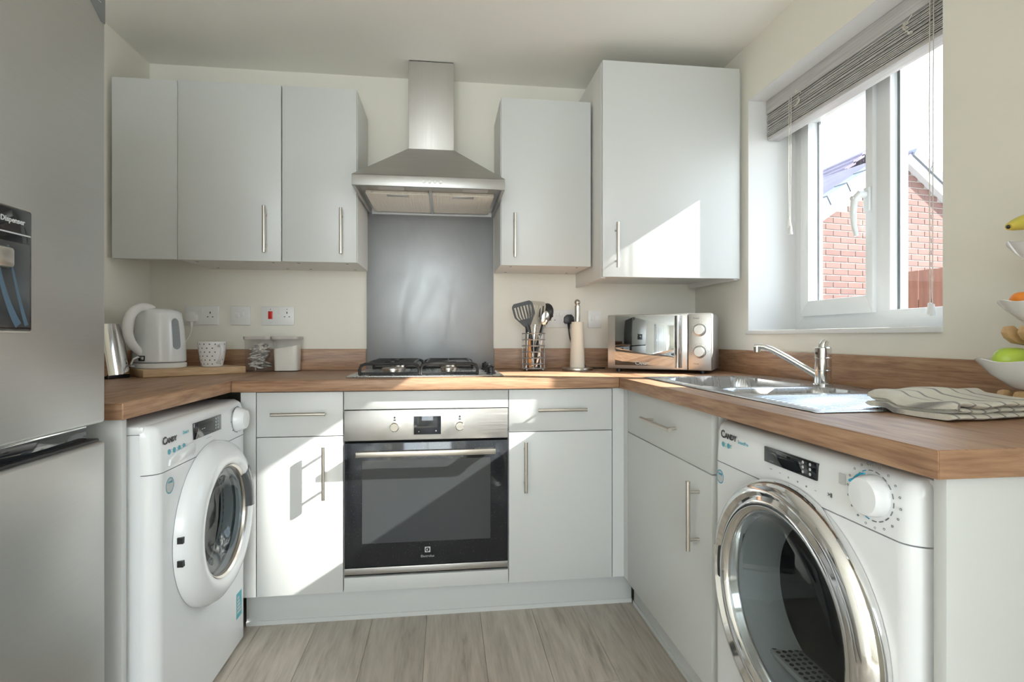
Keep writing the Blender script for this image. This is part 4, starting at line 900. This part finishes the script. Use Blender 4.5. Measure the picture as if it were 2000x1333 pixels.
# ------------------------------------------------------------------ microwave
MA = radians(-34.3)
mw = thing('microwave', 'silver microwave with a mirrored door in the corner', 'microwave', (.7236, 2.329, ZW + .0005), MA)
m0, mh = .012, .254
G().box(.002, .438, .020, .285, m0, mh, bev=.006).build('body', pm('silver_paint', (.62, .62, .62), .3, .6), mw)
SILV = pm('silver_front', (.60, .585, .57), .3, .85)
G().box(0, .345, 0, .020, m0 + .002, mh - .002, bev=.004).build('door', SILV, mw)
MIRR = pm('mirror_glass', (.40, .42, .44), .03, 1.0)
G().box(.034, .290, -.0012, .004, m0 + .018, mh - .008, bev=.0005).build('mirror_window', MIRR, mw)
g = G(); g.grid(lambda u, v: (.292 + .032 * u, -.004 - .020 * sin(pi * u), m0 + .012 + (mh - m0 - .022) * v), 12, 2); g.box(.292, .324, -.006, .0, m0 + .012, mh - .010); g.build('handle', CHROME, mw)
G().box(.347, .440, 0, .020, m0 + .002, mh - .002, bev=.004).build('control_panel', SILV, mw)
for kz, s_ in ((.183, 'Power'), (.092, 'Time')):
    g = G(); g.lathe([(.027, .0), (.026, -.004), (.022, -.006), (.021, -.016), (.019, -.019), (.0001, -.0195)], (.392, .0, kz), 'y', 36); g.build('dial', SILV, mw)
    g = G()
    for q in range(16):
        a = radians(215 - 15.5 * q)
        if q % 5: g.tube([(.392 + .032 * cos(a), -.0004, kz + .032 * sin(a)), (.392 + .0345 * cos(a), -.0004, kz + .0345 * sin(a))], .0009, 5)
    g.build('dial_marks', PGREY, mw)
text('Power', .0095, mw, (.380, -.0006, .232), PGREY, 'panel_lettering'); text('Timer', .0095, mw, (.380, -.0006, .042), PGREY, 'panel_lettering')
text('C', .023, mw, (.132, -.0016, .040), PLIGHT, 'brand_lettering', bold=.0005); text('ANDY', .016, mw, (.141, -.0016, .0385), PLIGHT, 'brand_lettering', align='LEFT', bold=.0005)
for fx in (.04, .40):
    for fy in (.04, .25): G().cyl((fx, fy, 0), (fx, fy, m0 + .001), .012, n=14).build('foot', BLACK, mw)

# ------------------------------------------------------------------ folded towel
tw = thing('folded_towel', 'folded cream towel with grey stripes lying over the drainer edge', 'towel', (.992, .955, ZW + .001), radians(8))
def prof(s_):
    """cross-section path of a sheet folded twice, in (x, z)"""
    L = .205; h = .0105
    seg = s_ * 3
    if seg < 1: return (-L / 2 + L * seg, .0065)
    if seg < 1.08:
        a = -pi / 2 + pi * (seg - 1) / .08; return (L / 2 + h * .5 * cos(a), .0065 + h * .5 + h * .5 * sin(a))
    if seg < 2: return (L / 2 - L * .93 * (seg - 1.08) / .92, .0065 + h)
    if seg < 2.08:
        a = -pi / 2 - pi * (seg - 2) / .08; return (-L / 2 + .016 + h * .55 * cos(a), .0065 + h * 1.55 + h * .55 * sin(a))
    return (-L / 2 + .016 + L * .95 * (seg - 2.08) / .92, .0065 + h * 2.1)
NSG = 96; NT = 40; LW = .190
def tpt(s_, v, side):
    e_ = 1e-3; x, z = prof(s_); xa, za = prof(max(0, s_ - e_)); xb, zb_ = prof(min(.9999, s_ + e_)); tx, tz = xb - xa, zb_ - za; l = sqrt(tx * tx + tz * tz) or 1
    off = side * .0052; y = (v - .5) * LW * (1 + .05 * sin(s_ * 3 * pi))
    wob = (.0035 * sin(x * 21 + y * 17) + .0025 * sin(y * 43 + x * 9) + .002 * sin(x * 63)) * (z / .03)
    edge = .0045 * (max(0, abs(v - .5) * 2 - .86) / .14) ** 2 * side
    xl = x - tz / l * off + .012 * sin(y * 9); wx_, wy_ = .992 + xl * cos(radians(8)) - y * sin(radians(8)), .955 + xl * sin(radians(8)) + y * cos(radians(8))
    lift = .0072 * sst(.02, -.002, rr(wx_, wy_, SX0, SX1, SY0, SY1, .03))
    return Vector((xl, y, max(.0008, z + tx / l * (off - edge) + wob) + lift))
g = G(); g.grid(lambda a, b: tpt(a * .9999, b, 1), NSG, NT); g.grid(lambda a, b: tpt(a * .9999, 1 - b, -1), NSG, NT)
for v in (0, 1):
    g.grid(lambda a, b, v=v: tpt(a * .9999, v, 1).lerp(tpt(a * .9999, v, -1), b), NSG, 1)
for a_ in (0, .9999): g.grid(lambda a, b, a_=a_: tpt(a_, a, 1).lerp(tpt(a_, a, -1), b), NT, 1)
bmesh.ops.remove_doubles(g.bm, verts=list(g.bm.verts), dist=1e-5); bmesh.ops.recalc_face_normals(g.bm, faces=list(g.bm.faces))
towel = g.build('towel_cloth', TOWEL, tw, angle=80)
uvl = towel.data.uv_layers.new(name='UVMap')
for lp in towel.data.loops:
    co = towel.data.vertices[lp.vertex_index].co; uvl.data[lp.index].uv = (co.x, co.y)

# ------------------------------------------------------------------ fruit stand
FX, FY_ = 1.182, .925
fs = thing('fruit_stand', 'bamboo three tier fruit stand at the right edge', 'fruit stand', (FX, FY_, ZW + .0005))
def arm(z, x0, x1, th=.02):
    return [(x0, z + .022), (x0 + .006, z + .034), (x0 + .018, z + .036), (x0 + .030, z + .026), (x0 + .044, z + .012), (x1, z + .010), (x1, z - .004), (x0 + .050, z - .004), (x0 + .024, z + .000), (x0 + .008, z + .010)]
g = G(); g.box(.045, .063, -.119, -.101, .0, .46, bev=.003); g.box(-.01, .063, -.101, .008, .288, .2993, bev=.002); g.box(.045, .063, -.101, .036, .136, .1495, bev=.002); g.box(.045, .063, -.101, .036, .006, .0195, bev=.002); g.build('post', BAMBOO, fs)
for (z, x0) in ((.010, -.070), (.140, -.058)):
    g = G()
    for yy in (-.010, .022): g.prism(arm(z, x0, .062), yy, yy + .014, 'y', bev=.002)
    g.build('bracket', BAMBOO, fs)
g = G(); g.box(-.035, .06, -.045, -.027, 0, .012, bev=.003); g.box(-.035, .06, .05, .068, 0, .012, bev=.003); g.box(-.02, .0, -.03, .06, .0, .010); g.build('base_rail', BAMBOO, fs)
def bowl(zb_, R_, label, h=.052, ox=0):
    g = G(); wv = lambda a, r_, hh: .006 * sin(5 * a + 1) * max(0, hh - h * .5) / h
    g.lathe([(.0001, 0), (R_ * .35, 0), (R_ * .42, .004), (R_ * .75, h * .5), (R_, h), (R_ - .003, h + .001), (R_ * .70, h * .5), (R_ * .38, .008), (.0001, .006)], n=48, wav=wv)
    return single(g, 'fruit_bowl', CERAM, label, 'bowl', (FX + ox, FY_ , ZW + .0005 + zb_), group='white bowls of the fruit stand')
bowl(.048, .096, 'white bowl holding green fruit, lowest tier of the fruit stand', .058, -.014); bowl(.1775, .070, 'white bowl holding tangerines, middle tier of the fruit stand', .048); bowl(.300, .056, 'white bowl under the banana, top tier of the fruit stand', .044)
def fruit(g, name, m, lb, cat, loc, grp=None): return single(g, name, m, lb, cat, loc, group=grp, angle=80)
fz = ZW + .0005
def ell(r_, sx_, sy_, sz_, dim=.12):
    return G().lathe([(r_ * sin(pi * i / 16), r_ * (-cos(pi * i / 16)) * sz_ - dim * r_ * exp(-((i - 16) / 2.2) ** 2)) for i in range(17)], n=32, sx=sx_, sy=sy_)
fruit(ell(.036, 1.25, .92, .95), 'green_pear', GREEN, 'large green fruit in front in the lowest bowl', 'fruit', (FX - .008, FY_ - .022, fz + .101), 'green fruit in the lowest bowl')
fruit(ell(.030, 1.25, .85, .95), 'green_pear', GREEN, 'smaller green fruit at the back of the lowest bowl', 'fruit', (FX - .040, FY_ + .028, fz + .106), 'green fruit in the lowest bowl')
fruit(ell(.0235, 1, 1, .9), 'tangerine', ORANGE, 'tangerine at the front of the middle bowl', 'fruit', (FX + .004, FY_ - .022, fz + .2265), 'tangerines in the middle bowl')
fruit(ell(.0225, 1.05, 1, .88), 'tangerine', ORANGE, 'tangerine further back in the middle bowl', 'fruit', (FX - .020, FY_ + .021, fz + .2265), 'tangerines in the middle bowl')
bn = thing('banana', 'yellow banana with a green tip lying on the top bowl', 'fruit', (FX - .008, FY_, fz + .361))
bp_ = [Vector((-.068 + .17 * i / 16, .004, .010 - .020 * sin(pi * i / 16) * 0 + .016 * sin(pi * i / 16))) for i in range(17)]
g = G(); g.tube(bp_, [.004 + .0145 * (sin(pi * min(1, max(0, (i + .4) / 16.8))) ** .6) for i in range(17)], 10); g.build('peel', BANANA, bn, angle=60)
g = G(); g.sphere(tuple(bp_[0]), .0042, n=10); g.build('tip', BLACK, bn)

# ------------------------------------------------------------------ outside
struct(G().box(XO, 40, -20, 40, -.35, -.25), 'ground_outside', GROUND, label='paved ground outside the window')
nh = thing('neighbour_garage', 'red brick gable of the neighbouring building outside the window', 'building', (5.2, 5.86, -.25), radians(10), kind='thing')
AX, AZ, SL = .3515, 3.19 + .25, .605
x0, x1 = AX - 2.3, AX + 2.3; ze = AZ - SL * 2.3
g = G(); g.prism([(x0, 0), (x1, 0), (x1, ze), (AX, AZ), (x0, ze)], 0, 2.6, 'y'); g.build('mortar_wall', MORTAR, nh)
bme = None; g = G().box(-.1075, .1075, -.007, .01, -.0325, .0325, bev=.003, seg=1); b0 = g.build('brick', BRICK, nh); bme = b0.data
cand = []
row = 0; z = .04
while z < AZ:
    xx = x0 + (.1125 if row % 2 else 0) + .1
    while xx < x1 - .1:
        if z + .03 < AZ - SL * abs(xx - AX) - SL * .08 + .03: cand.append((xx, z))
        xx += .225
    z += .075; row += 1
cand.sort(key=lambda p: (abs(p[0] - .02) / 1.0) ** 2 + (abs(p[1] - 2.45) / .95) ** 2)
b0.location = (cand[0][0], 0, cand[0][1])
for xx, z in cand[1:300]: shared('brick', bme, nh, (xx, 0, z))
g = G()
for xx, z in cand[300:]: g.box(xx - .1075, xx + .1075, -.007, .01, z - .0325, z + .0325)
g.build('brickwork', BRICK, nh, kind='stuff')
ang = math.atan(SL)
for s_ in (-1, 1):
    L_ = 2.45 / cos(ang)
    M_ = Matrix.Translation((AX, 0, AZ)) @ (Matrix.Rotation(ang, 4, 'Y') if s_ > 0 else Matrix.Rotation(-ang, 4, 'Y'))
    sg = s_
    def bx(a, b, ya, yb, za, zb_, g): g.box(min(sg * a, sg * b), max(sg * a, sg * b), ya, yb, za, zb_, M=M_)
    g = G(); bx(0, L_, -.085, -.06, -.015, .10, g); bx(0, L_, -.06, .0, -.012, .004, g); g.build('barge_board', BARGE, nh)
    g = G(); bx(0, L_, -.085, 2.7, .10, .14, g); g.build('roof_slope', ROOFM, nh)
    n_ = 8
    for k in range(n_):
        a = .02 + k * .34; g = G(); bx(a, a + .31, -.115, .05, .095 + .0, .20, g); bx(a + .31, a + .335, -.122, .055, .090, .212, g); g.build('verge_cap', VERGE, nh)
# far roof
fh = thing('far_house', 'distant house with a purple grey tiled roof seen through the left pane', 'building', (8.3, 11.6, -.25))
g = G(); g.box(-2.2, 2.2, -1.9, 3.0, 0, 3.2); g.build('wall', MORTAR, fh)
for s_ in (-1, 1):
    for k in range(14):
        a, b = k / 14, (k + 1) / 14 + .02; g = G()
        xa, xb = s_ * 2.6 * a, s_ * 2.6 * b; za, zb_ = 5.05 - 2.1 * a, 5.05 - 2.1 * b
        g.prism([(xa, za - .02), (xb, zb_ + .035), (xb, zb_ - .03), (xa, za - .08)], -2.1, 3.3, 'y'); g.build('tile_course', ROOFM, fh)
fn = thing('garden_fence', 'brown timber garden fence outside the window', 'fence', (4.76, 4.0, -.25))
random.seed(5)
for k in range(22):
    yy = -2.0 + k * .147; g = G(); dz_ = random.uniform(-.004, .004); g.box(-.009, .009, -.070, .070, .03, 1.975 + dz_, bev=.003, seg=1); o = g.build('fence_board', FENCEM, fn); o.location = (random.uniform(-.002, .002), yy, 0)
for zz in (.35, 1.0, 1.65): G().box(.010, .05, -2.08, 1.17, zz - .04, zz + .04).build('fence_rail', FENCEM, fn)
for yy in (-2.0, -.2, 1.1): G().box(.05, .14, yy - .045, yy + .045, 0, 1.95).build('fence_post', FENCEM, fn)
